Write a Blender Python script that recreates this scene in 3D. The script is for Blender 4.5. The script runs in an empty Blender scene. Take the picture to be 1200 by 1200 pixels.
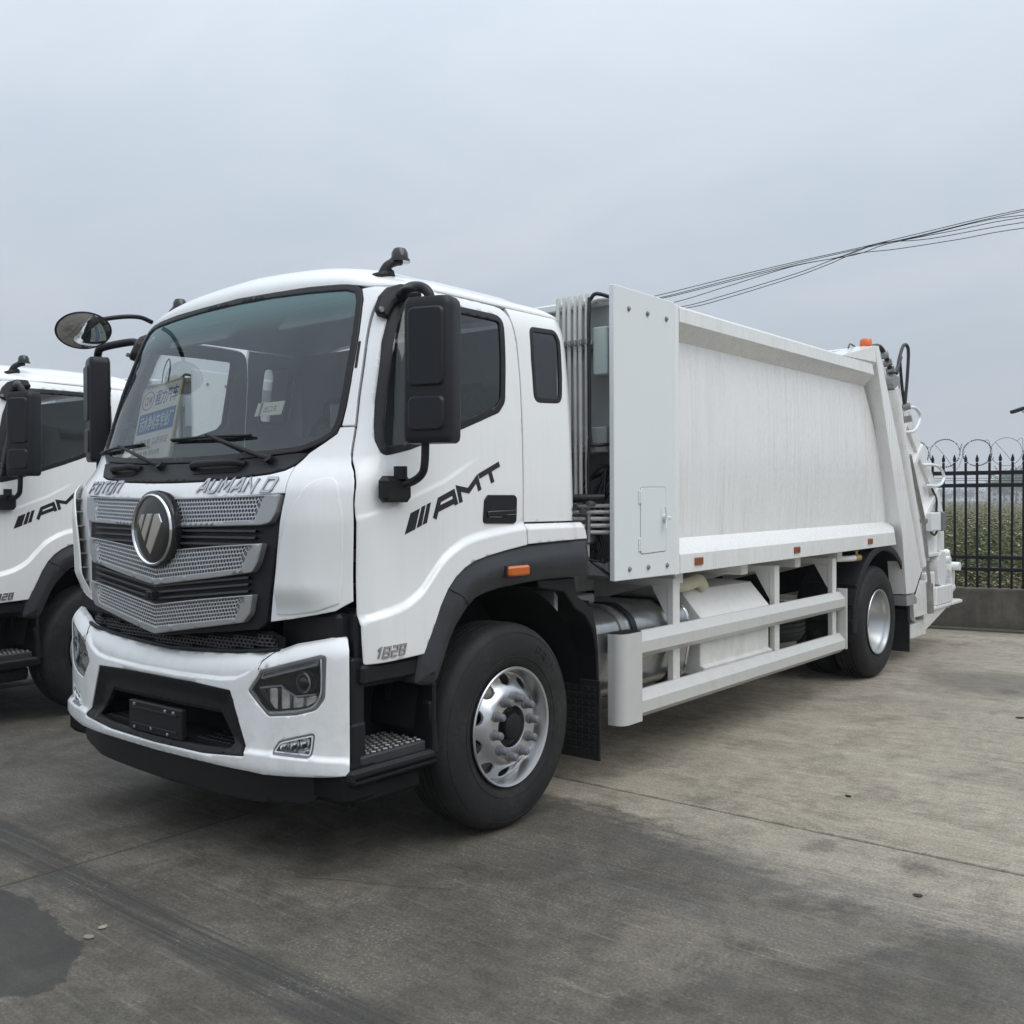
import bpy, bmesh, math, random
from mathutils import Vector, Matrix
from mathutils.geometry import delaunay_2d_cdt
random.seed(11)
PI = math.pi
scene = bpy.context.scene
COL = scene.collection

# ------------------------------------------------------------------ camera
cam_d = bpy.data.cameras.new('camera')
cam_d.sensor_width = 36.0
cam_d.lens = 1165.089 / 1200.0 * 36.0
cam_d.clip_start = 0.05
cam_d.clip_end = 3000.0
cam = bpy.data.objects.new('camera', cam_d)
COL.objects.link(cam)
cam.matrix_world = Matrix((
    (0.77785395, -0.00303529, 0.62843777, 4.35743797),
    (0.62842784, 0.01116658, -0.77778773, -3.92737281),
    (-0.00465669, 0.99993305, 0.01059343, 1.65933022),
    (0, 0, 0, 1)))
scene.camera = cam

# ------------------------------------------------------------------ node helpers
class NT:
    """tiny wrapper for building node trees"""
    def __init__(s, tree):
        s.t = tree; s.n = tree.nodes; s.l = tree.links
    def node(s, typ, **kw):
        n = s.n.new(typ)
        for k, v in kw.items():
            if k.startswith('i_'):
                key = k[2:]
                key = int(key) if key.isdigit() else key.replace('_', ' ')
                s.put(n.inputs[key], v)
            else:
                setattr(n, k, v)
        return n
    def put(s, sock, v):
        if hasattr(v, 'bl_idname') and v.bl_idname.startswith('NodeSocket'):
            s.l.new(v, sock)
        elif isinstance(v, bpy.types.Node):
            s.l.new(v.outputs[0], sock)
        elif isinstance(v, (tuple, list)) and len(v) == 3 and sock.type == 'RGBA':
            sock.default_value = (*v, 1)
        else:
            sock.default_value = v
    def m(s, op, a, b=None, c=None, clamp=False):
        n = s.n.new('ShaderNodeMath'); n.operation = op; n.use_clamp = clamp
        s.put(n.inputs[0], a)
        if b is not None: s.put(n.inputs[1], b)
        if c is not None: s.put(n.inputs[2], c)
        return n.outputs[0]
    def mix(s, f, a, b, blend='MIX'):
        n = s.n.new('ShaderNodeMix'); n.data_type = 'RGBA'; n.blend_type = blend
        s.put(n.inputs[0], f); s.put(n.inputs[6], a); s.put(n.inputs[7], b)
        return n.outputs[2]
    def noise(s, vec, scale, detail=4.0, rough=0.55, dist=0.0):
        n = s.n.new('ShaderNodeTexNoise')
        s.put(n.inputs['Vector'], vec)
        n.inputs['Scale'].default_value = scale
        n.inputs['Detail'].default_value = detail
        n.inputs['Roughness'].default_value = rough
        n.inputs['Distortion'].default_value = dist
        return n.outputs[0]
    def ramp(s, f, a, b):
        n = s.n.new('ShaderNodeMapRange'); n.interpolation_type = 'SMOOTHSTEP'
        s.put(n.inputs[0], f)
        s.put(n.inputs[1], a); s.put(n.inputs[2], b)
        return n.outputs[0]
    def scale(s, vec, sx, sy, sz):
        n = s.n.new('ShaderNodeVectorMath'); n.operation = 'MULTIPLY'
        s.put(n.inputs[0], vec); n.inputs[1].default_value = (sx, sy, sz)
        return n.outputs[0]
    def bump(s, h, strength, dist=0.01):
        n = s.n.new('ShaderNodeBump')
        n.inputs['Strength'].default_value = strength
        n.inputs['Distance'].default_value = dist
        s.put(n.inputs['Height'], h)
        return n.outputs[0]

# ------------------------------------------------------------------ world: overcast daylight
SUN_EL, SUN_AZ = math.radians(55), math.radians(95)      # azimuth measured clockwise from +Y
world = bpy.data.worlds.new('World')
scene.world = world
world.use_nodes = True
wt = NT(world.node_tree); wt.n.clear()
sky = wt.node('ShaderNodeTexSky', sky_type='NISHITA', sun_disc=False, sun_elevation=SUN_EL,
              sun_rotation=SUN_AZ, air_density=1.0, dust_density=4.0, ozone_density=1.0)
tc = wt.node('ShaderNodeTexCoord')
sep = wt.node('ShaderNodeSeparateXYZ', i_0=tc.outputs['Generated'])
elev = wt.m('MAXIMUM', sep.outputs[2], 0.0)
# even cloud deck, brighter toward the zenith as an overcast sky is
inv = wt.m('DIVIDE', 1.0, wt.m('ADD', elev, 0.22))
cv = wt.node('ShaderNodeVectorMath', operation='SCALE', i_0=tc.outputs['Generated'])
wt.put(cv.inputs['Scale'], inv)
cn = wt.noise(wt.scale(cv.outputs[0], 0.7, 1.0, 1.0), 1.7, 6.0, 0.52, 0.5)
cloud_f = wt.ramp(cn, 0.28, 0.74)
cloud = wt.mix(cloud_f, (5.25, 5.9, 6.75), (6.0, 6.55, 7.2))
lum = wt.m('ADD', 0.94, wt.m('MULTIPLY', wt.m('POWER', elev, 1.8), 2.0))
cl2 = wt.node('ShaderNodeVectorMath', operation='SCALE', i_0=cloud)
wt.put(cl2.inputs['Scale'], lum)
low = wt.ramp(elev, 0.0, 0.2)
cl3 = wt.mix(low, (5.7, 6.25, 6.75), cl2.outputs[0])
mixed = wt.mix(0.93, sky.outputs[0], cl3)
bg = wt.node('ShaderNodeBackground', i_Color=mixed, i_Strength=0.1)
wo = wt.node('ShaderNodeOutputWorld', i_Surface=bg.outputs[0])

# ------------------------------------------------------------------ sun, veiled by cloud
sun_d = bpy.data.lights.new('sun', 'SUN')
sun_d.energy = 1.2
sun_d.angle = math.radians(50)
sun_d.color = (1.0, 0.965, 0.91)
sun = bpy.data.objects.new('sun', sun_d)
COL.objects.link(sun)
sd = Vector((math.sin(SUN_AZ) * math.cos(SUN_EL), math.cos(SUN_AZ) * math.cos(SUN_EL), math.sin(SUN_EL)))
sun.rotation_euler = sd.to_track_quat('Z', 'Y').to_euler()
sun.location = (20, 10, 30)

vs = scene.view_settings
vs.view_transform = 'Standard'; vs.look = 'None'; vs.gamma = 1.0; vs.exposure = 0.0
vs.use_curve_mapping = False
scene.cycles.max_bounces = 10
scene.cycles.transparent_max_bounces = 16

# ------------------------------------------------------------------ materials
def new_mat(name):
    m = bpy.data.materials.new(name); m.use_nodes = True
    t = NT(m.node_tree)
    b = m.node_tree.nodes['Principled BSDF']
    return m, t, b
def pmat(name, col, rough=0.5, metal=0.0, coat=0.0, spec=0.5, noise=0.0, nscale=6.0, bump=0.0, bscale=200.0, rvar=0.0):
    m, t, b = new_mat(name)
    b.inputs['Base Color'].default_value = (*col, 1)
    b.inputs['Roughness'].default_value = rough
    b.inputs['Metallic'].default_value = metal
    b.inputs['Coat Weight'].default_value = coat
    b.inputs['Coat Roughness'].default_value = 0.06
    b.inputs['Specular IOR Level'].default_value = spec
    geo = t.node('ShaderNodeNewGeometry')
    if noise or rvar:
        n = t.noise(geo.outputs['Position'], nscale, 6.0, 0.65)
        if noise:
            c0 = tuple(c * (1 - noise) for c in col); c1 = tuple(min(1, c * (1 + noise)) for c in col)
            t.put(b.inputs['Base Color'], t.mix(t.ramp(n, 0.3, 0.7), c0, c1))
        if rvar:
            t.put(b.inputs['Roughness'], t.m('ADD', rough - rvar / 2, t.m('MULTIPLY', n, rvar)))
    if bump:
        n2 = t.noise(geo.outputs['Position'], bscale, 3.0, 0.6)
        t.put(b.inputs['Normal'], t.bump(n2, bump, 0.002))
    return m
def paint_mat(name, col, streak, rough=0.24, coat=0.5, dust=0.0):
    """white vehicle paint with faint vertical rain streaks and road dust"""
    m, t, b = new_mat(name)
    geo = t.node('ShaderNodeNewGeometry')
    P = geo.outputs['Position']
    s1 = t.noise(t.scale(P, 26, 26, 0.55), 1.0, 5.0, 0.62)
    s2 = t.noise(t.scale(P, 120, 120, 0.9), 1.0, 4.0, 0.65)
    big = t.noise(P, 1.3, 4.0, 0.6)
    st = t.m('MULTIPLY', t.ramp(s1, 0.40, 0.72), t.ramp(s2, 0.3, 0.75))
    st = t.m('MULTIPLY', st, t.ramp(big, 0.3, 0.6))
    f = t.m('MULTIPLY', st, streak, clamp=True)
    grime = tuple(c * k for c, k in zip(col, (0.60, 0.59, 0.56)))
    c1 = t.mix(f, col, grime)
    if dust:
        sp = t.node('ShaderNodeSeparateXYZ', i_0=P)
        dz = t.m('MULTIPLY', t.ramp(sp.outputs[2], 1.25, 0.45), t.ramp(t.noise(P, 9.0, 6.0, 0.7), 0.35, 0.7))
        c1 = t.mix(t.m('MULTIPLY', dz, dust), c1, (0.42, 0.40, 0.36))
    t.put(b.inputs['Base Color'], c1)
    t.put(b.inputs['Roughness'], t.m('ADD', rough, t.m('MULTIPLY', f, 0.3)))
    b.inputs['Coat Weight'].default_value = coat
    b.inputs['Coat Roughness'].default_value = 0.05
    return m
WHITE = paint_mat('white_paint', (0.82, 0.825, 0.82), 0.18, dust=0.25)
BODYW = paint_mat('body_white_paint', (0.80, 0.805, 0.795), 0.75, rough=0.26, coat=0.4)
PANELW = paint_mat('panel_white_paint', (0.73, 0.76, 0.765), 0.12, rough=0.33, coat=0.15)
FRAMEW = paint_mat('frame_white_paint', (0.70, 0.70, 0.68), 0.45, rough=0.38, coat=0.1, dust=0.4)
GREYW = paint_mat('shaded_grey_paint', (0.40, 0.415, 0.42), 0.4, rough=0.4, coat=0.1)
PIPE = pmat('pipe_grey_paint', (0.64, 0.64, 0.61), 0.32, noise=0.08)
RAIL = paint_mat('rail_paint', (0.52, 0.52, 0.50), 0.35, rough=0.35, coat=0.1, dust=0.25)
BLACK = pmat('black_plastic', (0.010, 0.0105, 0.012), 0.5, spec=.3, noise=0.15, nscale=9, bump=0.12, bscale=500)
BLACKG = pmat('gloss_black', (0.012, 0.012, 0.013), 0.16, coat=0.4)
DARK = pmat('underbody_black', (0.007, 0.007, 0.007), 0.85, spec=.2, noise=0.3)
FENDER = pmat('fender_plastic', (0.030, 0.0325, 0.037), 0.5, spec=.4, noise=0.12, nscale=7, bump=0.15, bscale=600)
MIRBLK = pmat('mirror_plastic', (0.011, 0.0125, 0.016), 0.42, spec=.35, noise=0.1, nscale=12, bump=0.08, bscale=700)
RUBBER = pmat('seal_rubber', (0.009, 0.009, 0.010), 0.42, spec=.35)
def tyre_mat():
    m, t, b = new_mat('tyre_rubber')
    geo = t.node('ShaderNodeNewGeometry')
    n = t.noise(geo.outputs['Position'], 7.0, 8.0, 0.7)
    n2 = t.noise(geo.outputs['Position'], 60.0, 5.0, 0.7)
    f = t.m('MULTIPLY', t.ramp(n, 0.42, 0.72), t.ramp(n2, 0.3, 0.7))
    t.put(b.inputs['Base Color'], t.mix(f, (0.015, 0.015, 0.0155), (0.040, 0.038, 0.035)))
    b.inputs['Roughness'].default_value = 0.66; b.inputs['Specular IOR Level'].default_value = .3
    t.put(b.inputs['Normal'], t.bump(n2, 0.1, 0.002))
    return m
TYRE = tyre_mat()
LETTER = pmat('letter_chrome', (0.50, 0.51, 0.53), 0.22, metal=.9)
LETSIDE = pmat('letter_edge', (0.22, 0.22, 0.225), 0.25, metal=.6)
LAMPTRIM = pmat('lamp_trim_grey', (0.78, 0.785, 0.79), 0.2, coat=.4)
RIM = pmat('rim_silver', (0.54, 0.55, 0.56), 0.30, metal=0.85, noise=0.03, nscale=5, rvar=0.04)
RIMREAR = pmat('rear_rim_silver', (0.46, 0.47, 0.47), 0.30, metal=0.85, noise=0.04, nscale=5, rvar=0.05)
NUT = pmat('nut_cap_grey', (0.15, 0.155, 0.165), 0.45, noise=0.1)
CHROME = pmat('chrome', (0.80, 0.81, 0.83), 0.09, metal=1.0)
SATIN = pmat('satin_silver', (0.40, 0.405, 0.41), 0.36, metal=0.65)
MESHS = pmat('grille_mesh_silver', (0.56, 0.57, 0.59), 0.3, metal=0.7)
STEEL = pmat('brushed_tank_steel', (0.42, 0.43, 0.43), 0.24, metal=0.85, noise=0.18, nscale=5, rvar=0.2)
STEELD = pmat('plain_steel', (0.33, 0.33, 0.32), 0.4, metal=0.7, noise=0.2)
AMBER = pmat('amber_lens', (0.55, 0.13, 0.02), 0.2, coat=0.5)
BROWNL = pmat('amber_reflector', (0.24, 0.075, 0.022), 0.25, coat=0.5)
ORANGE = pmat('beacon_orange', (0.70, 0.14, 0.025), 0.3, coat=0.3)
DECAL = pmat('black_decal', (0.010, 0.010, 0.011), 0.38)
TRIM = pmat('interior_grey', (0.26, 0.265, 0.27), 0.7, noise=0.06, bump=0.1)
TRIML = pmat('interior_light_grey', (0.42, 0.43, 0.43), 0.75, noise=0.05)
DASHM = pmat('dash_dark', (0.035, 0.037, 0.04), 0.55, noise=0.1)
SEATM = pmat('seat_fabric', (0.07, 0.07, 0.075), 0.9, noise=0.2, nscale=40)
HEADL = pmat('headlamp_bezel', (0.14, 0.14, 0.143), 0.3)
REFL = pmat('lamp_reflector', (0.85, 0.86, 0.88), 0.22, metal=1.0, noise=0.2, nscale=30)
HYDRO = pmat('hydraulic_hose', (0.014, 0.014, 0.014), 0.4)
BOXG = pmat('pale_green_box', (0.45, 0.53, 0.51), 0.4)
BRASS = pmat('brass_tap', (0.45, 0.33, 0.14), 0.35, metal=0.8)
YHOSE = pmat('yellowed_hose', (0.52, 0.49, 0.36), 0.5, noise=0.1)
FENCEM = pmat('fence_black_paint', (0.006, 0.0065, 0.008), 0.45, spec=.3, noise=0.2)
WIREM = pmat('razor_wire_steel', (0.045, 0.045, 0.05), 0.5, metal=0.4)
CABLE = pmat('power_cable', (0.03, 0.03, 0.032), 0.6)

def glass_mat(name, tint, ior=1.5, band=None, refl=1.0):
    m = bpy.data.materials.new(name); m.use_nodes = True
    t = NT(m.node_tree); t.n.clear()
    col = tint
    if band:
        geo = t.node('ShaderNodeNewGeometry')
        sp = t.node('ShaderNodeSeparateXYZ', i_0=geo.outputs['Position'])
        col = t.mix(t.ramp(sp.outputs[2], 2.50, 2.68), (*tint,), (*band,))
    tr = t.node('ShaderNodeBsdfTransparent', i_Color=col)
    gl = t.node('ShaderNodeBsdfGlossy', i_Color=(0.9, 0.95, 0.97), i_Roughness=0.005)
    fr = t.node('ShaderNodeFresnel', i_IOR=ior)
    f = t.m('MULTIPLY', fr.outputs[0], refl, clamp=True)
    if band:
        # the printed shade strip along the top scatters a little light itself
        df = t.node('ShaderNodeBsdfDiffuse', i_Color=(.16, .36, .35))
        tr = t.node('ShaderNodeMixShader', i_0=t.m('MULTIPLY', t.ramp(sp.outputs[2], 2.47, 2.70), .42), i_1=tr.outputs[0], i_2=df.outputs[0])
    mx = t.node('ShaderNodeMixShader', i_0=f, i_1=tr.outputs[0], i_2=gl.outputs[0])
    t.node('ShaderNodeOutputMaterial', i_Surface=mx.outputs[0])
    return m
WSGLASS = glass_mat('windscreen_glass', (0.985, 1.0, 0.995), 1.72, band=(0.42, 0.70, 0.68))
SIDEGLASS = glass_mat('side_glass', (0.70, 0.73, 0.74), 1.65)
LENS = glass_mat('lamp_lens', (0.97, 0.975, 0.98), 1.7)
MIRG = pmat('mirror_glass', (0.75, 0.77, 0.78), 0.015, metal=1.0)

# ------------------------------------------------------------------ geometry helpers
def tag(o, label=None, cat=None, group=None, kind=None):
    if label: o['label'] = label
    if cat: o['category'] = cat
    if group: o['group'] = group
    if kind: o['kind'] = kind
    return o
def empty(name, loc=(0, 0, 0), rz=0.0):
    o = bpy.data.objects.new(name, None); COL.objects.link(o)
    o.location = loc; o.rotation_euler = (0, 0, rz); o.empty_display_size = 0.3
    return o
def mesh_obj(name, verts, faces, mats, parent=None, smooth=35, mi=None):
    me = bpy.data.meshes.new(name)
    me.from_pydata([tuple(v) for v in verts], [], faces)
    if not isinstance(mats, (list, tuple)): mats = [mats]
    for m in mats: me.materials.append(m)
    if mi: me.polygons.foreach_set('material_index', mi)
    if smooth:
        me.polygons.foreach_set('use_smooth', [True] * len(me.polygons))
        try: me.set_sharp_from_angle(angle=math.radians(smooth))
        except Exception: pass
    me.update()
    o = bpy.data.objects.new(name, me); COL.objects.link(o)
    if parent: o.parent = parent
    return o
def catmull(pts, n=6, closed=False):
    pts = [Vector(p) for p in pts]; out = []
    N = len(pts)
    segs = N if closed else N - 1
    for i in range(segs):
        if closed:
            p0, p1, p2, p3 = pts[(i-1) % N], pts[i], pts[(i+1) % N], pts[(i+2) % N]
        else:
            p1, p2 = pts[i], pts[i+1]
            p0 = pts[i-1] if i else p1 * 2 - p2
            p3 = pts[i+2] if i + 2 < N else p2 * 2 - p1
        for k in range(n):
            t = k / n
            out.append(0.5 * ((2*p1) + (p2-p0)*t + (2*p0-5*p1+4*p2-p3)*t*t + (3*p1-p0-3*p2+p3)*t**3))
    if not closed: out.append(pts[-1])
    return out
class MB:
    """collects shapes into one mesh"""
    def __init__(s): s.v = []; s.f = []; s.m = []
    def add(s, vs, fs, mi=0):
        b = len(s.v); s.v += [Vector(v) for v in vs]
        s.f += [tuple(b + i for i in f) for f in fs]; s.m += [mi] * len(fs)
        return s
    def box(s, c, d, rot=None, bev=0.0, mi=0):
        c = Vector(c); hx, hy, hz = d[0]/2, d[1]/2, d[2]/2
        M = rot if rot is not None else Matrix.Identity(3)
        b = min(bev, hx*.9, hy*.9, hz*.9)
        if b <= 0:
            vs = [(x, y, z) for x in (-hx, hx) for y in (-hy, hy) for z in (-hz, hz)]
            fs = [(0,1,3,2), (4,6,7,5), (0,4,5,1), (2,3,7,6), (0,2,6,4), (1,5,7,3)]
            return s.add([c + M @ Vector(v) for v in vs], fs, mi)
        vs = []; idx = {}
        for i, sx in enumerate((-1, 1)):
            for j, sy in enumerate((-1, 1)):
                for k, sz in enumerate((-1, 1)):
                    for ax in range(3):
                        p = [sx*(hx-b), sy*(hy-b), sz*(hz-b)]
                        p[ax] = (sx*hx, sy*hy, sz*hz)[ax]
                        idx[(sx, sy, sz, ax)] = len(vs); vs.append(p)
        fs = []
        for ax in range(3):
            o1, o2 = [(1, 2), (2, 0), (0, 1)][ax]
            for sg in (-1, 1):
                q = []
                for a, bb in ((-1,-1), (1,-1), (1,1), (-1,1)):
                    t = [0,0,0]; t[ax] = sg; t[o1] = a; t[o2] = bb
                    q.append(idx[(*t, ax)])
                fs.append(tuple(q) if sg > 0 else tuple(reversed(q)))
        for ax in range(3):
            o1, o2 = [(1, 2), (2, 0), (0, 1)][ax]
            for a in (-1, 1):
                for bb in (-1, 1):
                    t0 = [0,0,0]; t1 = [0,0,0]
                    t0[ax] = -1; t1[ax] = 1; t0[o1] = t1[o1] = a; t0[o2] = t1[o2] = bb
                    q = (idx[(*t0, o1)], idx[(*t1, o1)], idx[(*t1, o2)], idx[(*t0, o2)])
                    fs.append(q if a * bb > 0 else tuple(reversed(q)))
        for sx in (-1, 1):
            for sy in (-1, 1):
                for sz in (-1, 1):
                    q = tuple(idx[(sx, sy, sz, a)] for a in range(3))
                    fs.append(q if sx*sy*sz > 0 else tuple(reversed(q)))
        return s.add([c + M @ Vector(v) for v in vs], fs, mi)
    def tube(s, path, r, seg=10, smooth=0, cap=True, mi=0, closed=False):
        P = catmull(path, smooth, closed) if smooth else [Vector(p) for p in path]
        n = len(P); vs = []
        rr = r if callable(r) else (lambda t: r)
        prev = None
        for i, p in enumerate(P):
            if closed: t = P[(i+1) % n] - P[i-1]
            else: t = (P[min(i+1, n-1)] - P[max(i-1, 0)])
            t.normalize()
            if prev is None:
                a = Vector((0, 0, 1)) if abs(t.z) < .9 else Vector((1, 0, 0))
                u = t.cross(a).normalized()
            else:
                u = (prev - t * prev.dot(t)).normalized()
            prev = u; w = t.cross(u)
            for k in range(seg):
                a = 2*PI*k/seg
                vs.append(p + (u*math.cos(a) + w*math.sin(a)) * rr(i/max(1, n-1)))
        fs = []
        for i in range(n if closed else n-1):
            for k in range(seg):
                j = (i+1) % n
                fs.append((i*seg+k, i*seg+(k+1) % seg, j*seg+(k+1) % seg, j*seg+k))
        if cap and not closed:
            fs.append(tuple(reversed(range(seg)))); fs.append(tuple((n-1)*seg+k for k in range(seg)))
        return s.add(vs, fs, mi)
    def cyl(s, a, b, r, seg=20, mi=0, r2=None):
        r2 = r if r2 is None else r2
        return s.tube([a, b], (lambda t: r + (r2-r)*t), seg, mi=mi)
    def lathe(s, prof, org=(0, 0, 0), axis='x', seg=48, a0=0.0, a1=2*PI, mi=0):
        """prof: list of (axial, radius)"""
        full = abs(a1-a0-2*PI) < 1e-6
        n = len(prof); m = seg if full else seg+1; vs = []
        O = Vector(org)
        for k in range(m):
            a = a0+(a1-a0)*k/seg; c, sn = math.cos(a), math.sin(a)
            for ax, r in prof:
                if axis == 'x': v = (ax, r*c, r*sn)
                elif axis == 'y': v = (r*sn, ax, r*c)
                else: v = (r*c, r*sn, ax)
                vs.append(O + Vector(v))
        fs = []
        for k in range(seg):
            k2 = (k+1) % m
            for i in range(n-1):
                fs.append((k*n+i, k2*n+i, k2*n+i+1, k*n+i+1))
        return s.add(vs, fs, mi)
    def prism(s, poly, fn, d0, d1, mi=0, bev=0.0, side=None):
        """poly: 2D loop; fn(u,v,d)->3D; extruded between depths d0 and d1"""
        n = len(poly)
        if bev:
            ins = inset_poly(poly, bev)
            sg = 1 if d1 > d0 else -1
            loops = [[fn(u, v, d0) for u, v in poly], [fn(u, v, d1-sg*bev) for u, v in poly], [fn(u, v, d1) for u, v in ins]]
        else:
            loops = [[fn(u, v, d0) for u, v in poly], [fn(u, v, d1) for u, v in poly]]
        vs = [p for L in loops for p in L]; fs = []
        for li in range(len(loops)-1):
            for i in range(n):
                j = (i+1) % n
                fs.append((li*n+i, li*n+j, (li+1)*n+j, (li+1)*n+i))
        fs.append(tuple(reversed(range(n)))); fs.append(tuple((len(loops)-1)*n+i for i in range(n)))
        s.add(vs, fs, mi)
        if side is not None:
            for i in range(len(fs)): s.m[len(s.m)-1-i] = side if i else mi
        return s
    def extrude_y(s, prof, y0, y1, mi=0, closed=True):
        return s.prism(prof, lambda u, v, d: Vector((u, d, v)), y0, y1, mi)
    def build(s, name, mats, parent=None, smooth=35):
        o = mesh_obj(name, s.v, s.f, mats, parent, smooth, s.m)
        bm = bmesh.new(); bm.from_mesh(o.data)
        bmesh.ops.recalc_face_normals(bm, faces=bm.faces)
        bm.to_mesh(o.data); bm.free()
        if smooth:
            try: o.data.set_sharp_from_angle(angle=math.radians(smooth))
            except Exception: pass
        return o
def area2(p): return sum(a[0]*b[1]-b[0]*a[1] for a, b in zip(p, p[1:]+p[:1]))
def inset_poly(poly, d):
    """move a polygon inward by d (outward when d is negative)"""
    n = len(poly); sg = 1 if area2(poly) > 0 else -1; out = []
    for i in range(n):
        p0, p1, p2 = Vector(poly[i-1]), Vector(poly[i]), Vector(poly[(i+1) % n])
        e1 = (p1-p0); e2 = (p2-p1)
        if e1.length < 1e-9 or e2.length < 1e-9: out.append(tuple(p1)); continue
        e1.normalize(); e2.normalize()
        n1 = Vector((-e1.y, e1.x))*sg; n2 = Vector((-e2.y, e2.x))*sg
        b = n1+n2
        k = b.length_squared
        if k < 0.15: b = n1; k = 1.0; q = p1 + n1*d
        else: q = p1 + b*(2*d/k)
        out.append((q.x, q.y))
    return out
def round_poly(poly, r, seg=4):
    """poly entries (u,v) or (u,v,radius)"""
    n = len(poly); out = []
    for i in range(n):
        p0, p1, p2 = Vector(poly[i-1][:2]), Vector(poly[i][:2]), Vector(poly[(i+1) % n][:2])
        rr = poly[i][2] if len(poly[i]) > 2 else r
        a = (p0-p1); b = (p2-p1); la, lb = a.length, b.length
        a.normalize(); b.normalize()
        ang = a.angle(b, PI)
        if rr <= 0 or ang > PI-0.12: out.append(tuple(p1)); continue
        t = min(rr/math.tan(ang/2), la*.48, lb*.48)
        q0 = p1+a*t; q2 = p1+b*t
        for k in range(seg+1):
            s = k/seg
            q = q0*(1-s)**2 + p1*2*s*(1-s) + q2*s*s
            out.append((q.x, q.y))
    return out
def subdiv(poly, L):
    out = []
    for a, b in zip(poly, poly[1:]+poly[:1]):
        d = math.hypot(b[0]-a[0], b[1]-a[1]); k = max(1, int(math.ceil(d/L)))
        for i in range(k):
            t = i/k; out.append((a[0]+(b[0]-a[0])*t, a[1]+(b[1]-a[1])*t))
    return out
def inside(p, poly):
    x, y = p; r = False; j = len(poly)-1
    for i in range(len(poly)):
        xi, yi = poly[i]; xj, yj = poly[j]
        if (yi > y) != (yj > y) and x < (xj-xi)*(y-yi)/(yj-yi)+xi: r = not r
        j = i
    return r
def edge_dist(p, loops):
    best = 9e9; px, py = p
    for poly in loops:
        ax, ay = poly[-1]
        for bx, by in poly:
            dx, dy = bx-ax, by-ay; L = dx*dx+dy*dy
            t = 0 if L == 0 else max(0, min(1, ((px-ax)*dx+(py-ay)*dy)/L))
            d = (px-ax-t*dx)**2+(py-ay-t*dy)**2
            if d < best: best = d
            ax, ay = bx, by
    return math.sqrt(best)
def panel(name, outer, holes, fn, grid, th, mats, parent=None, edge=0.004, off=0.0, smooth=40, extra=None, lines=None):
    """sheet-metal panel: polygon with holes on the surface fn(u,v,offset)->point, with thickness and a rolled edge"""
    outer = subdiv(outer, grid); holes = [subdiv(h, grid) for h in holes]
    loops = [outer]+holes
    pts = []; edges = []
    for L in loops:
        b = len(pts); pts += L
        edges += [(b+i, b+(i+1) % len(L)) for i in range(len(L))]
    nb = len(pts)
    inner = []
    if edge:
        for i, L in enumerate(loops):
            for q in inset_poly(L, edge if i == 0 else -edge): inner.append(q)
    us = [p[0] for p in outer]; vs_ = [p[1] for p in outer]
    cand = list(extra or [])
    u = min(us); row = 0
    while u < max(us):
        v = min(vs_) + (grid/2 if row % 2 else 0)
        while v < max(vs_):
            cand.append((u, v)); v += grid
        u += grid*.87; row += 1
    def ok(p, md):
        return inside(p, outer) and not any(inside(p, h) for h in holes) and edge_dist(p, loops) > md
    inner = [p for p in inner if ok(p, edge*.6)]
    lpts = []
    for L in (lines or []):
        prev = None
        for q in L:
            if ok(q, max(edge*1.6, .008)):
                k = nb+len(lpts); lpts.append(q)
                if prev is not None: edges.append((prev, k))
                prev = k
            else: prev = None
    if lpts:
        cell = {}
        for q in lpts: cell.setdefault((round(q[0]/.03), round(q[1]/.03)), []).append(q)
        def near(p):
            a, b = round(p[0]/.03), round(p[1]/.03)
            return any((p[0]-q[0])**2+(p[1]-q[1])**2 < .014**2 for i in (-1, 0, 1) for j in (-1, 0, 1) for q in cell.get((a+i, b+j), ()))
        cand = [p for p in cand if not near(p)]
        inner = [p for p in inner if not near(p)]
    cand = [p for p in cand if ok(p, max(edge*1.8, grid*.3))]
    allp = [Vector(p) for p in pts+lpts+inner+cand]
    r = delaunay_2d_cdt(allp, edges, [], 0, 1e-6)
    P, F, orig = r[0], r[2], r[3]
    keep = []
    for f in F:
        cx = sum(P[i].x for i in f)/len(f); cy = sum(P[i].y for i in f)/len(f)
        if inside((cx, cy), outer) and not any(inside((cx, cy), h) for h in holes): keep.append(tuple(f))
    onb = {}
    outn = []
    for i, L in enumerate(loops):
        outn += inset_poly(L, -.01 if i == 0 else .01)
    for i, og in enumerate(orig):
        for o_ in og:
            if o_ < nb: onb[i] = o_
    used = sorted({i for f in keep for i in f}); re_ = {k: j for j, k in enumerate(used)}
    n = len(used); h_ = .004
    front = []; back = []; nrm = []
    for i in used:
        u, v = P[i].x, P[i].y
        front.append(fn(u, v, off-(edge*.8 if (i in onb and edge) else 0.0))); back.append(fn(u, v, off-th))
        du = fn(u+h_, v, off)-fn(u-h_, v, off); dv = fn(u, v+h_, off)-fn(u, v-h_, off)
        N_ = du.cross(dv)
        if N_.length < 1e-12: N_ = fn(u, v, .01)-fn(u, v, 0)
        N_.normalize()
        if N_.dot(fn(u, v, .01)-fn(u, v, 0)) < 0: N_ = -N_
        if i in onb and edge:
            q = outn[onb[i]]; o3 = fn(q[0], q[1], off)-fn(u, v, off)
            if o3.length > 1e-9: N_ = (N_+o3.normalized()*.8).normalized()
        nrm.append(N_)
    keep = [tuple(re_[i] for i in f) for f in keep]
    nk = len(keep)
    fs = list(keep); mi = [0]*nk
    fs += [tuple(n+i for i in reversed(f)) for f in keep]; mi += [1 if isinstance(mats, (list, tuple)) and len(mats) > 1 else 0]*nk
    cnt = {}
    for f in keep:
        for a, b in zip(f, f[1:]+f[:1]): cnt[(a, b)] = cnt.get((a, b), 0)+1
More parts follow.
